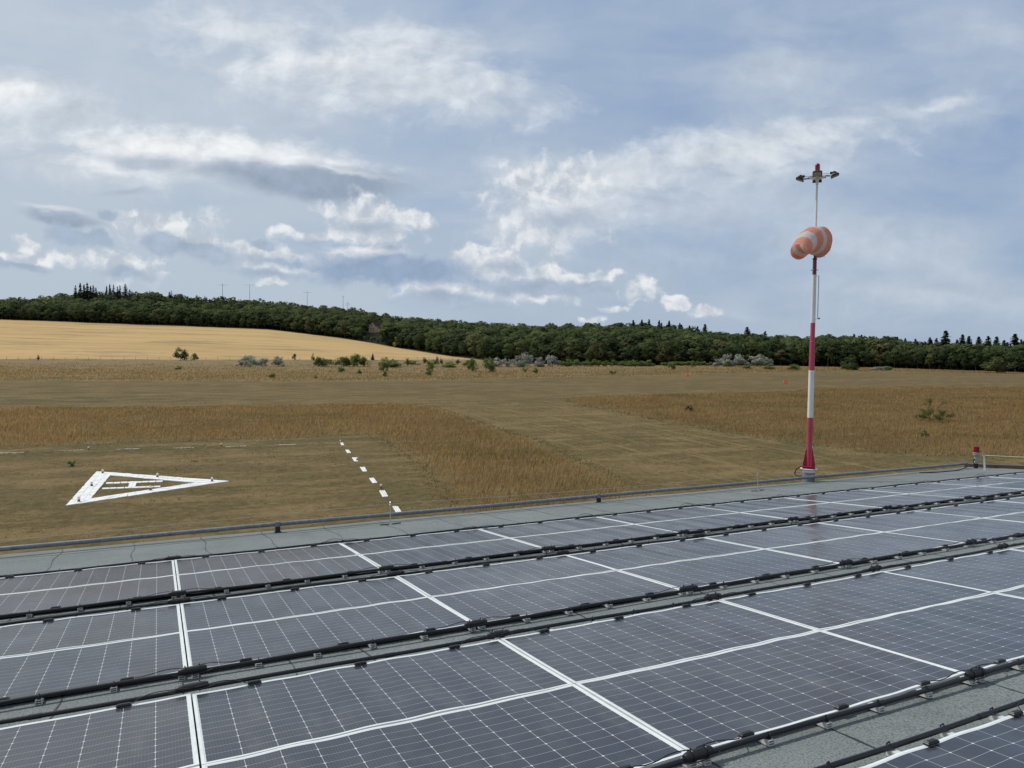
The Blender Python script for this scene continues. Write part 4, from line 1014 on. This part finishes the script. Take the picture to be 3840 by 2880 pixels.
def crown_broad(n_, size, low=.10, nb=None, rad0=.33):
    """leaf clumps on a handful of rounded boughs, unit tree: height 1, crown radius about .35"""
    nb = nb or rng.integers(8, 13); th = np.arange(nb) * 2.4 + rng.uniform(-.4, .4, nb); hh = np.linspace(low + .12, .84, nb) + rng.uniform(-.05, .05, nb)
    rad = rad0 * np.sqrt(np.clip(1 - ((hh - .46) / .50) ** 2, .03, 1)) * rng.uniform(.45, .80, nb)
    bc = np.column_stack([rad * np.cos(th), rad * np.sin(th), hh]); br = rng.uniform(.13, .215, nb)
    k = rng.integers(0, nb, n_); d = rng.normal(size=(n_, 3)); d /= np.linalg.norm(d, axis=1)[:, None]; d[:, 2] = np.where(rng.random(n_) < .72, np.abs(d[:, 2]), d[:, 2])
    q = br[k] * rng.uniform(.75, 1.06, n_); C_ = bc[k] + d * q[:, None] * np.array([1, 1, .85]); C_[:, 2] = np.maximum(C_[:, 2], low * .4)
    out = C_ - np.array([0, 0, .42]); out /= np.linalg.norm(out, axis=1)[:, None]
    tint = np.clip(rng.uniform(0, .55, n_) + rng.uniform(0, .45, nb)[k], 0, 1)
    return card_mesh('crown', C_, size * rng.uniform(.6, 1.25, n_), d + .4 * out + rng.normal(0, .35, (n_, 3)), tint, d * .75 + out * .6)
def crown_bush(n_, size):
    nb = rng.integers(9, 14); th = rng.uniform(0, 6.28, nb); rr = np.sqrt(rng.random(nb)) * .30; hh = .10 + rng.random(nb) * (.66 - rr)
    bc = np.column_stack([rr * np.cos(th), rr * np.sin(th), hh]); br = rng.uniform(.12, .22, nb); k = rng.integers(0, nb, n_)
    d = rng.normal(size=(n_, 3)); d /= np.linalg.norm(d, axis=1)[:, None]; C_ = bc[k] + d * (br[k] * rng.uniform(.4, 1.15, n_))[:, None]; C_[:, 2] = np.abs(C_[:, 2])
    C_[:, 2] *= 1 / np.percentile(C_[:, 2], 98); C_[:, :2] *= .40 / np.percentile(np.abs(C_[:, :2]), 97)
    out = C_ - np.array([0, 0, .25]); return card_mesh('crown', C_, size * rng.uniform(.5, 1.25, n_), d + rng.normal(0, .5, (n_, 3)), rng.random(n_), d * .7 + out)
def crown_conifer(n_, size, base=.10, width=.17, gaps=.0):
    tiers = rng.integers(9, 13); k = rng.integers(0, tiers, n_); f = (k + rng.uniform(-.5, .5, n_)) / (tiers - 1); f = np.clip(f, 0, 1)
    h = base + (1 - base) * f; th = rng.uniform(0, 2 * math.pi, n_); arm = .8 + .15 * np.sin(k * 1.9) + .35 * np.sin(th * 3 + k * 2.2)
    r = width * (1 - f) ** .75 * np.sqrt(rng.random(n_)) * np.clip(arm, .35, 1.4) + .008
    C_ = np.column_stack([r * np.cos(th), r * np.sin(th), h - r * .30]); d = np.column_stack([np.cos(th) * .6, np.sin(th) * .6, np.full(n_, .9)])
    cn = np.column_stack([np.cos(th), np.sin(th), np.full(n_, .55)])
    return card_mesh('crown', C_, size * rng.uniform(.6, 1.2, n_) * (1.15 - .75 * f), d + rng.normal(0, .35, (n_, 3)), rng.random(n_) * .8, cn)
BROAD = [crown_broad(760, .038) for _ in range(8)]; BROAD_LO = [crown_broad(420, .050) for _ in range(7)]
CONI = [crown_conifer(700, .05) for _ in range(4)]; CONI_THIN = [crown_conifer(520, .045, .06, .15, 1) for _ in range(4)]; CONI_LO = [crown_conifer(190, .062, width=.2) for _ in range(4)]
BUSH = [crown_bush(900, .048) for _ in range(5)]
MESH = {}
def crown_me(key, arr, m_):
    k = (key, m_.name)
    if k not in MESH: MESH[k] = to_mesh('crown', arr[0], arr[1], m_, arr[2])
    return MESH[k]
def trunk_mesh(h=.5, r=.022):
    b = MB(); b.tube([(0, 0, -.03), (.004, .003, h * .5), (-.006, .004, h)], [r, r * .75, r * .35], 7)
    for a in range(5): th = a * 1.3; b.tube([(0, 0, h * (.55 + .08 * a)), (.10 * math.cos(th), .10 * math.sin(th), h * (.85 + .08 * a)), (.17 * math.cos(th), .17 * math.sin(th), h * (1.0 + .08 * a))], [r * .45, r * .3, r * .12], 5)
    return b.mesh('trunk', M['bark'], True)
TRUNK = trunk_mesh()
def pole_trunk():
    b = MB(); b.tube([(0, 0, -.03), (0, 0, .5), (0, 0, .95)], [.014, .009, .002], 6); return b.mesh('trunk', M['bark'], True)
TRUNK_T = pole_trunk()
def tree(name, p, H, arr, key, leaf, label, cat, group, wid=1.0, trunk=None):
    mw = T(Vector(p)) @ Matrix.Rotation(random.uniform(0, 6.28), 4, 'Z') @ Matrix.Diagonal((H * wid, H * wid * random.uniform(.9, 1.1), H, 1))
    root = tag(empty(name, mw), label, cat, group)
    link('crown', crown_me(key, arr, leaf), root); link('trunk', trunk or TRUNK, root); return root
def tp(x, t):
    s = (x - 1920) / FPX * t; q = RT * s + FW * t; return np.array([q[0], q[1], terrain(np.array([s]), np.array([t]))[0][0]])

# front of the wood: every tree a thing; the mass behind it one object
cnt = 0
xs = -150.0; k = 0
while xs < 3990 and cnt < 236:
    tf = float(np.interp(xs, TX, TF)); step = random.uniform(5.2, 8.5) / tf * FPX
    for rowd in (0, 1):
        x = xs + step * .5 * rowd; t = tf + 3 + rowd * 8 + random.uniform(-1.5, 3); p = tp(x, t)
        H = random.uniform(12.5, 17.5) if x < 1300 else random.uniform(12.5, 18)
        if rowd == 0: H *= random.uniform(.62, .95)
        if x > 3350: H *= .86
        if abs(x - 1400) < 48: H *= .34
        lf_ = random.choices([M['leaf'], M['leaf2'], M['leaf3']], [5, 3.2, .7])[0]; i = random.randrange(8)
        nm = {'oak_foliage': ('deep green', 'oak'), 'ash_foliage': ('mid green', 'ash'), 'olive_foliage': ('olive brown', 'olive')}[lf_.name]
        place = 'the golden grain field' if x < 1300 else ('the pointed grain field end' if x < 1900 else ('the far dry meadow' if x < 2900 else 'the right end of the runway'))
        tree('broadleaf_tree', p, H, BROAD[i], ('b', i), lf_, '%s broadleaf tree fronting the wood behind %s' % (nm[0], place), 'tree', '%s trees at the front of the wood behind %s' % (nm[0], place), random.uniform(.85, 1.3)); cnt += 1
    xs += step
# tall conifers on the skyline
def coni(x, ytop, t, thin=False, wid=1.0, label=None, group=None):
    p = tp(x, t); d = at(x, ytop + 1, t); H = max(4, d[2] - p[2]); arr = CONI_THIN if thin else CONI; i = random.randrange(len(arr))
    tree('conifer_tree', p, H, arr[i], ('t' if thin else 'c', i), M['needle'], label, 'conifer', group, wid, TRUNK_T)
for x, y in ((286, 1070), (304, 1061), (318, 1066), (330, 1060), (342, 1072), (352, 1070), (362, 1078)): coni(x, y, 800, True, 1.1, 'tall spruce of the tight clump above the left skyline of the wooded hill', 'spruces of the left skyline clump')
for x, y in ((402, 1072), (414, 1065), (428, 1067), (443, 1074), (452, 1070)): coni(x, y, 850, True, .9, 'slim spruce of the second cluster on the left skyline, right of the dense clump', 'spruces of the second skyline cluster')
coni(472, 1064, 850, True, 1.5, 'lone feathery spruce standing apart on the left skyline', None)
for x, y in ((2371, 1200), (2403, 1198), (2430, 1197), (2468, 1201), (2505, 1202), (2545, 1211), (2581, 1220)): coni(x, y, 640, False, 1.25, 'pointed conifer rising from the middle of the wood over the meadow', 'pointed conifers over the middle of the wood')
coni(2797, 1226, 560, False, 1.9, 'broad tall conifer standing over the wood left of the mast', None); coni(2865, 1242, 560, False, 1.7, 'lower broad conifer just left of the mast', None)
for x, y in ((3085, 1260), (3158, 1257), (3198, 1252), (3226, 1255), (3282, 1264), (3312, 1260), (3333, 1267), (3360, 1262), (3390, 1268), (3428, 1270)): coni(x, y, 590, False, 1.5, 'small pointed conifer on the skyline just right of the mast', 'small skyline conifers right of the mast')
coni(3541, 1240, 520, False, 1.9, 'tallest layered spruce on the right hand skyline', None)
for x, y in ((3482, 1265), (3507, 1268), (3604, 1254), (3628, 1260), (3665, 1262), (3700, 1260), (3732, 1262)): coni(x, y, 540, False, 1.7, 'dark spruce beside the tallest spruce on the right skyline', 'spruces around the tallest on the right skyline')
coni(3800, 1252, 520, False, 1.9, 'big dark spruce at the right edge of the picture', None)
for x in (3824, 3838, 3870): coni(x, 1272, 540, False, 1.2, 'narrow spruce crowding the right edge of the picture', 'spruces at the right edge')
coni(1640, 1192, 800, False, .7, 'single small spire spruce on the skyline above the middle of the wood', None)
coni(1397, 1325, 428, False, 1.9, 'young bushy conifer among the scrub below the grain field', None)
for a_, b_, st, y0, y1, t_, wh in ((3060, 3450, 21, 1266, 1288, 585, 'right of the mast'), (3450, 3870, 17, 1272, 1296, 545, 'of the right hand skyline'), (2340, 2640, 27, 1208, 1232, 640, 'over the meadow wood')):
    for x in range(a_, b_, st): coni(x + random.uniform(-7, 7), random.uniform(y0, y1), t_ + random.uniform(-14, 14), False, random.uniform(1.2, 1.9), 'lower dark conifer between the taller ones %s' % wh, 'lower conifers %s' % wh)
# the mass of the wood behind
V = []; TI = []; MI = []; CN = []
for x in np.concatenate([np.arange(-1900, -420, 42.0), np.arange(-420, 4300, 25.0), np.arange(4300, 5600, 40.0)]):
    tf, tb = float(np.interp(x, TX, TF)), float(np.interp(x, TX, TB)); t = tf + (18 if -130 < x < 3980 else 3)
    while t < tb + 14:
        xx = x + random.uniform(-14, 14); p = tp(xx, t + random.uniform(-3, 3)); coniferous = random.random() < (.62 if (380 < xx < 900 and t > tf + 70) else .06)
        if abs(xx - 1402) < 44 and tf + 8 < t < 800: t += 9; continue
        H = random.choice((random.uniform(10, 15), random.uniform(13, 19.5))) * (1.0 if xx < 3350 else .88)
        if coniferous: arr = random.choice(CONI_LO); wid = random.uniform(1.0, 1.5)
        else: arr = random.choice(BROAD_LO); wid = random.uniform(1.1, 1.75)
        th = random.uniform(0, 6.28); c, s_ = math.cos(th), math.sin(th); Rm = np.array([[c, s_, 0], [-s_, c, 0], [0, 0, 1]])
        v = arr[0].reshape(-1, 3) @ Rm * np.array([H * wid, H * wid, H]) + p; CN.append(arr[2] @ Rm)
        V.append(v.reshape(-1, 4, 3)); TI.append(np.clip(arr[1] * .6 + random.uniform(-.2, .55), 0, 1)); MI.append(np.full(len(arr[0]), 2 if coniferous else (1 if random.random() < .3 else 0), np.int32))
        t += random.uniform(9.5, 13.5)
me = to_mesh('forest', np.concatenate(V), np.concatenate(TI), M['leaf'], np.concatenate(CN)); me.materials.append(M['leaf2']); me.materials.append(M['needle']); me.polygons.foreach_set('material_index', np.concatenate(MI))
o = link('forest', me); o['kind'] = 'stuff'; print('forest quads', len(me.polygons), 'trees', cnt)

# shrubs and scrub between the meadow and the field
def bush(x, ybase, hpx, wpx, leaf, label, group=None, yl=None):
    p = on_ground(x, ybase); t = p[:2] @ FW; H = hpx / FPX * t; wid = (wpx / hpx) / .82; i = random.randrange(5)
    tree('shrub', p, H, BUSH[i], ('s', i), leaf, label, 'shrub', group, wid)
bush(678, 1352, 44, 54, M['leaf'], 'dense dark green shrub standing alone against the left of the grain field'); bush(730, 1352, 26, 34, M['scrub'], 'small pale green shrub just right of the lone dark shrub')
for x, yb, h, w in ((905, 1374, 28, 44), (940, 1376, 42, 58), (982, 1376, 32, 44), (1044, 1376, 38, 46)): bush(x, yb, h, w, M['silver'], 'silvery grey shrub left of the green scrub below the grain field', 'silvery shrubs below the grain field')
for x, yb, h, w in ((1195, 1375, 34, 50), (1222, 1375, 30, 48), (1280, 1374, 34, 56), (1310, 1374, 36, 50), (1340, 1374, 44, 56), (1365, 1374, 34, 44), (1440, 1375, 32, 56), (1480, 1377, 28, 60), (1545, 1368, 16, 60), (1620, 1375, 24, 50), (1682, 1378, 22, 56), (1755, 1375, 24, 50)):
    bush(x, yb, h, w, M['scrub'], 'bright green shrub in the scrub belt below the grain field', 'green scrub below the grain field')
for x, yb, h, w in ((1440, 1394, 34, 34), (1444, 1414, 22, 24), (1612, 1394, 26, 28), (1606, 1408, 20, 30), (1770, 1393, 48, 44), (1836, 1396, 50, 56), (1280, 1396, 20, 30), (1350, 1404, 18, 22), (1018, 1418, 18, 32), (1183, 1420, 14, 14), (668, 1386, 14, 22), (2008, 1402, 22, 20), (1968, 1396, 18, 18), (2298, 1404, 14, 24)):
    bush(x, yb, h, w, M['scrub'], 'rounded green bush in the dry meadow in front of the scrub belt', 'bushes in the dry meadow')
for x, yb, h, w in ((143, 1352, 20, 10), (1103, 1350, 22, 18), (1174, 1352, 26, 12), (1528, 1374, 30, 10), (1594, 1364, 22, 18), (1640, 1366, 28, 14), (1655, 1366, 20, 12), (1718, 1366, 18, 18), (1822, 1366, 26, 16)):
    bush(x, yb, h, w, M['leaf2'], 'thin sapling by the fence under the grain field', 'saplings by the field fence')
for x, yb, h, w in ((1862, 1374, 30, 46), (1900, 1376, 28, 40), (1945, 1376, 40, 46), (1978, 1375, 48, 46), (2020, 1376, 34, 44), (2072, 1376, 40, 46)): bush(x, yb, h, w, M['silver'], 'silvery grey willow shrub at the foot of the wood, centre of the picture', 'silvery shrubs at the centre of the wood edge')
for x, yb, h, w in ((2688, 1374, 26, 30), (2725, 1374, 42, 54), (2780, 1374, 40, 56), (2838, 1374, 40, 70), (2880, 1374, 30, 40)): bush(x, yb, h, w, M['silver'], 'silvery grey willow shrub at the foot of the wood, left of the mast', 'silvery shrubs left of the mast')
for x, yb, h, w in ((3290, 1388, 12, 40), (3320, 1388, 13, 40)): bush(x, yb, h, w, M['silver'], 'low silvery shrub at the wood edge right of the mast', 'low silvery shrubs right of the mast')
for x in range(2110, 2460, 27): bush(x, 1374, random.uniform(16, 26), 40, M['scrub'], 'low light green shrub of the hedge along the foot of the wood', 'hedge shrubs at the foot of the wood')
for x in range(2500, 2680, 30): bush(x, 1372, random.uniform(12, 18), 42, M['scrub'], 'low leafy shrub of the hedge left of the silvery willows', 'low hedge shrubs left of the willows')
for x, yb, h, w in ((2520, 1386, 26, 30), (2800, 1384, 14, 36), (2725, 1376, 22, 28), (2884, 1386, 18, 40), (2970, 1388, 20, 50), (3165, 1386, 18, 26), (3330, 1390, 16, 34), (2600, 1378, 24, 22)): bush(x, yb, h, w, M['scrub'], 'yellow green bush at the meadow edge in front of the wood', 'yellow green bushes before the wood')
bush(2500, 1370, 66, 96, M['leaf3'], 'rounded olive green tree leaning out of the wood above the low hedge'); bush(2235, 1366, 86, 76, M['leaf3'], 'pale bronze green tree at the front of the wood in the middle'); bush(3185, 1388, 46, 60, M['leaf2'], 'domed green shrub against the wood right of the mast'); bush(3740, 1400, 54, 100, M['leaf2'], 'broad rounded shrub at the wood edge near the right margin')
bush(1485, 1302, 34, 20, M['yellowleaf'], 'small yellowing tree at the edge of the wood above the field slope')
bush(268, 1756, 20, 26, M['scrub'], 'small leafy weed clump on the turf behind the white triangle')
bush(3268, 1668, 1, 1, M['scrub'], 'x') if False else None
for x, y in ((2583, 1545), (3468, 1642)): bush(x, y, 24, 34, M['leaf3'], 'dull green weed clump sunk in the tall dry grass', 'weed clumps in the tall grass')
# sparse shrub in the tall grass on the right
def sparse():
    p = on_ground(3498, 1583); t = p[:2] @ FW; Sx = t / FPX; root = tag(empty('sparse_shrub', T(Vector(p))), 'sparse spreading shrub with bare twigs in the tall grass on the right', 'shrub')
    r = random.Random(11); b = MB(); tips = []
    def grow(q, d, ln, rad, lv):
        e = q + d * ln; mid = q + d * ln * .5 + Vector((r.uniform(-.04, .04),) * 3); b.tube([q, mid, e], [rad, rad * .8, rad * .55], 5); 
        if lv <= 2: tips.extend([q.lerp(e, .4), q.lerp(e, .7), e])
        if lv > 0:
            for _ in range(3): dd = (d + Vector((r.uniform(-.75, .75), r.uniform(-.75, .75), r.uniform(-.25, .5)))).normalized(); grow(q.lerp(e, r.uniform(.45, 1)), dd, ln * r.uniform(.55, .8), rad * .55, lv - 1)
    grow(Vector((0, 0, 0)), Vector((.03, 0, 1)), 1.45, .03, 3)
    for a in range(6):
        th = a * 1.05; grow(Vector((0, 0, .15)), Vector((math.cos(th), math.sin(th), .38)).normalized(), 1.0, .022, 3)
    b.obj('twigs', M['bark'], root)
    tips = np.array([[q.x, q.y, q.z] for q in tips for _ in range(7)]) + rng.normal(0, .08, (len(tips) * 7, 3)); n_ = len(tips)
    v, ti, cn = card_mesh('l', tips, rng.uniform(.020, .048, n_), rng.normal(size=(n_, 3)) + np.array([0, 0, .6]), rng.random(n_)); link('leaves', to_mesh('leaves', v, ti, M['scrub'], cn), root)
sparse()

# ------------------------------------------------------------------ field fence, radio masts, house, runway markers
def fence():
    p0 = on_ground(0, 1357); root = tag(empty('field_fence', T(Vector(p0))), 'long thin post and wire fence along the lower edge of the grain field', 'fence')
    inv = root.matrix_world.inverted(); prev = None; b = MB(); b.tube([(0, 0, -.2), (0, 0, 1.75)], .075, 6); me = b.mesh('post', M['post']); P = []
    for x in range(-20, 1880, 44):
        t = float(np.interp(x, TX, T0)) + 1.5; p = Vector(tp(x, t)); P.append(p); link('post', me, root, inv @ T(p))
    w = MB()
    for a, c in zip(P, P[1:]):
        for h in (.5, 1.0, 1.5): w.tube([a + Vector((0, 0, h)), c + Vector((0, 0, h))], .008, 4)
    w.obj('wire', M['wire'], root, mw=inv)
fence()
def radio(x, ytop, ybase, t, arms, label):
    p = Vector(at(x, ybase + 12, t)); q = Vector(at(x, ytop, t)); H = q.z - p.z; root = tag(empty('radio_mast', T(p)), label, 'radio mast'); b = MB(); b.tube([(0, 0, 0), (0, 0, H)], [.30, .16], 5); b.obj('shaft', M['mast_grey'], root)
    R = Vector((RT[0], RT[1], 0)); b = MB()
    for z, w in arms: b.tube([R * -w + Vector((0, 0, H * z)), R * w + Vector((0, 0, H * z + .2))], .12, 4)
    b.obj('crossarm', M['mast_grey'], root)
radio(834.6, 1062, 1098, 900, [(.86, 6.5), (.80, 1.5)], 'leftmost thin radio mast with a cross antenna above the wooded hill'); radio(936.5, 1067, 1120, 900, [(.97, 7)], 'second radio mast from the left above the wooded hill, T shaped')
radio(1152, 1092, 1148, 930, [(.93, 5)], 'tall T shaped radio mast in the middle of the ridge'); radio(1286.5, 1107, 1155, 930, [(.9, 1.5)], 'bare slender radio mast right of the middle one on the ridge'); radio(1304, 1132, 1155, 930, [(.66, 4), (.84, 2.4)], 'shortest radio mast with two crossarms on the ridge')
def house():
    t = 770; p = Vector(at(1395, 1246, t)); top = Vector(at(1396, 1207, t)).z; eav = Vector(at(1396, 1222, t)).z; k = t / FPX
    R = Vector((RT[0], RT[1], 0)); Fd = Vector((FW[0], FW[1], 0)); root = tag(empty('gabled_house', T(p)), 'pale brick gabled house with dark roof half hidden in the hillside wood', 'house')
    g0, g1 = -12 * k, 13 * k; L_ = 34 * k; he, ht = eav - p.z, top - p.z; D = (R * .92 + Fd * .4).normalized(); Fg = (R * .8 - Fd * .2).normalized()
    a = R * g0; c = R * g1; e = D * L_; up = lambda z: Vector((0, 0, z)); mid = (a + c) / 2
    b = MB(); b.add([a, c, c + up(he), mid + up(ht), a + up(he), a + e, c + e, c + e + up(he), mid + e + up(ht), a + e + up(he)], [(0, 1, 2, 3, 4), (5, 9, 8, 7, 6), (1, 6, 7, 2), (0, 4, 9, 5)]); b.obj('wall', M['brick'], root)
    b = MB(); o_ = -Fd * .5; u = up(.25)
    b.add([c * 1.12 + up(he - .5) + o_ + u, c * 1.12 + e + up(he - .5) + u, mid + e + up(ht + .2) + u, mid + up(ht + .2) + o_ + u, a * 1.12 + up(he - .5) + o_ + u, a * 1.12 + e + up(he - .5) + u], [(0, 1, 2, 3), (3, 2, 5, 4)]); b.obj('roof', M['tile'], root)
    for wx, wz in ((-.35, .32), (.35, .32), (-.35, .62), (.35, .62), (0, .86)):
        b = MB(); b.box(mid + R * (wx * g1) + up(he * wz + (0 if wz < .8 else 1.2)) - Fd * .06, (.9, .1, 1.2), R=Matrix.Rotation(math.atan2(RT[1], RT[0]), 3, 'Z')); b.obj('window', M['pane'], root)
house()
def marker(x, yb, label):
    p = on_ground(x, yb); root = tag(empty('runway_marker', T(Vector(p)) @ Matrix.Rotation(math.atan2(RT[1], RT[0]), 4, 'Z')), label, 'runway marker', 'orange runway markers'); b = MB()
    b.add([(-.45, -.3, .05), (.45, -.3, .05), (.40, .0, .95), (-.40, .0, .95), (-.45, .3, .05), (.45, .3, .05)], [(0, 1, 2, 3), (4, 3, 2, 5), (0, 3, 4), (1, 5, 2)]); b.obj('board', M['marker'], root)
    b = MB(); b.add([(-.26, -.315 + .18, .5), (.26, -.315 + .18, .5), (.25, -.315 + .22, .62), (-.25, -.315 + .22, .62)], [(0, 1, 2, 3)]); b.obj('stripe', M['marker_w'], root)
    b = MB(); b.box((0, 0, .03), (1.3, .9, .05)); b.obj('stand', M['green_board'], root)
marker(2578, 1414, 'smaller orange marker board on the runway, farther from the mast'); marker(2945, 1437, 'larger orange marker board on the runway just left of the mast')
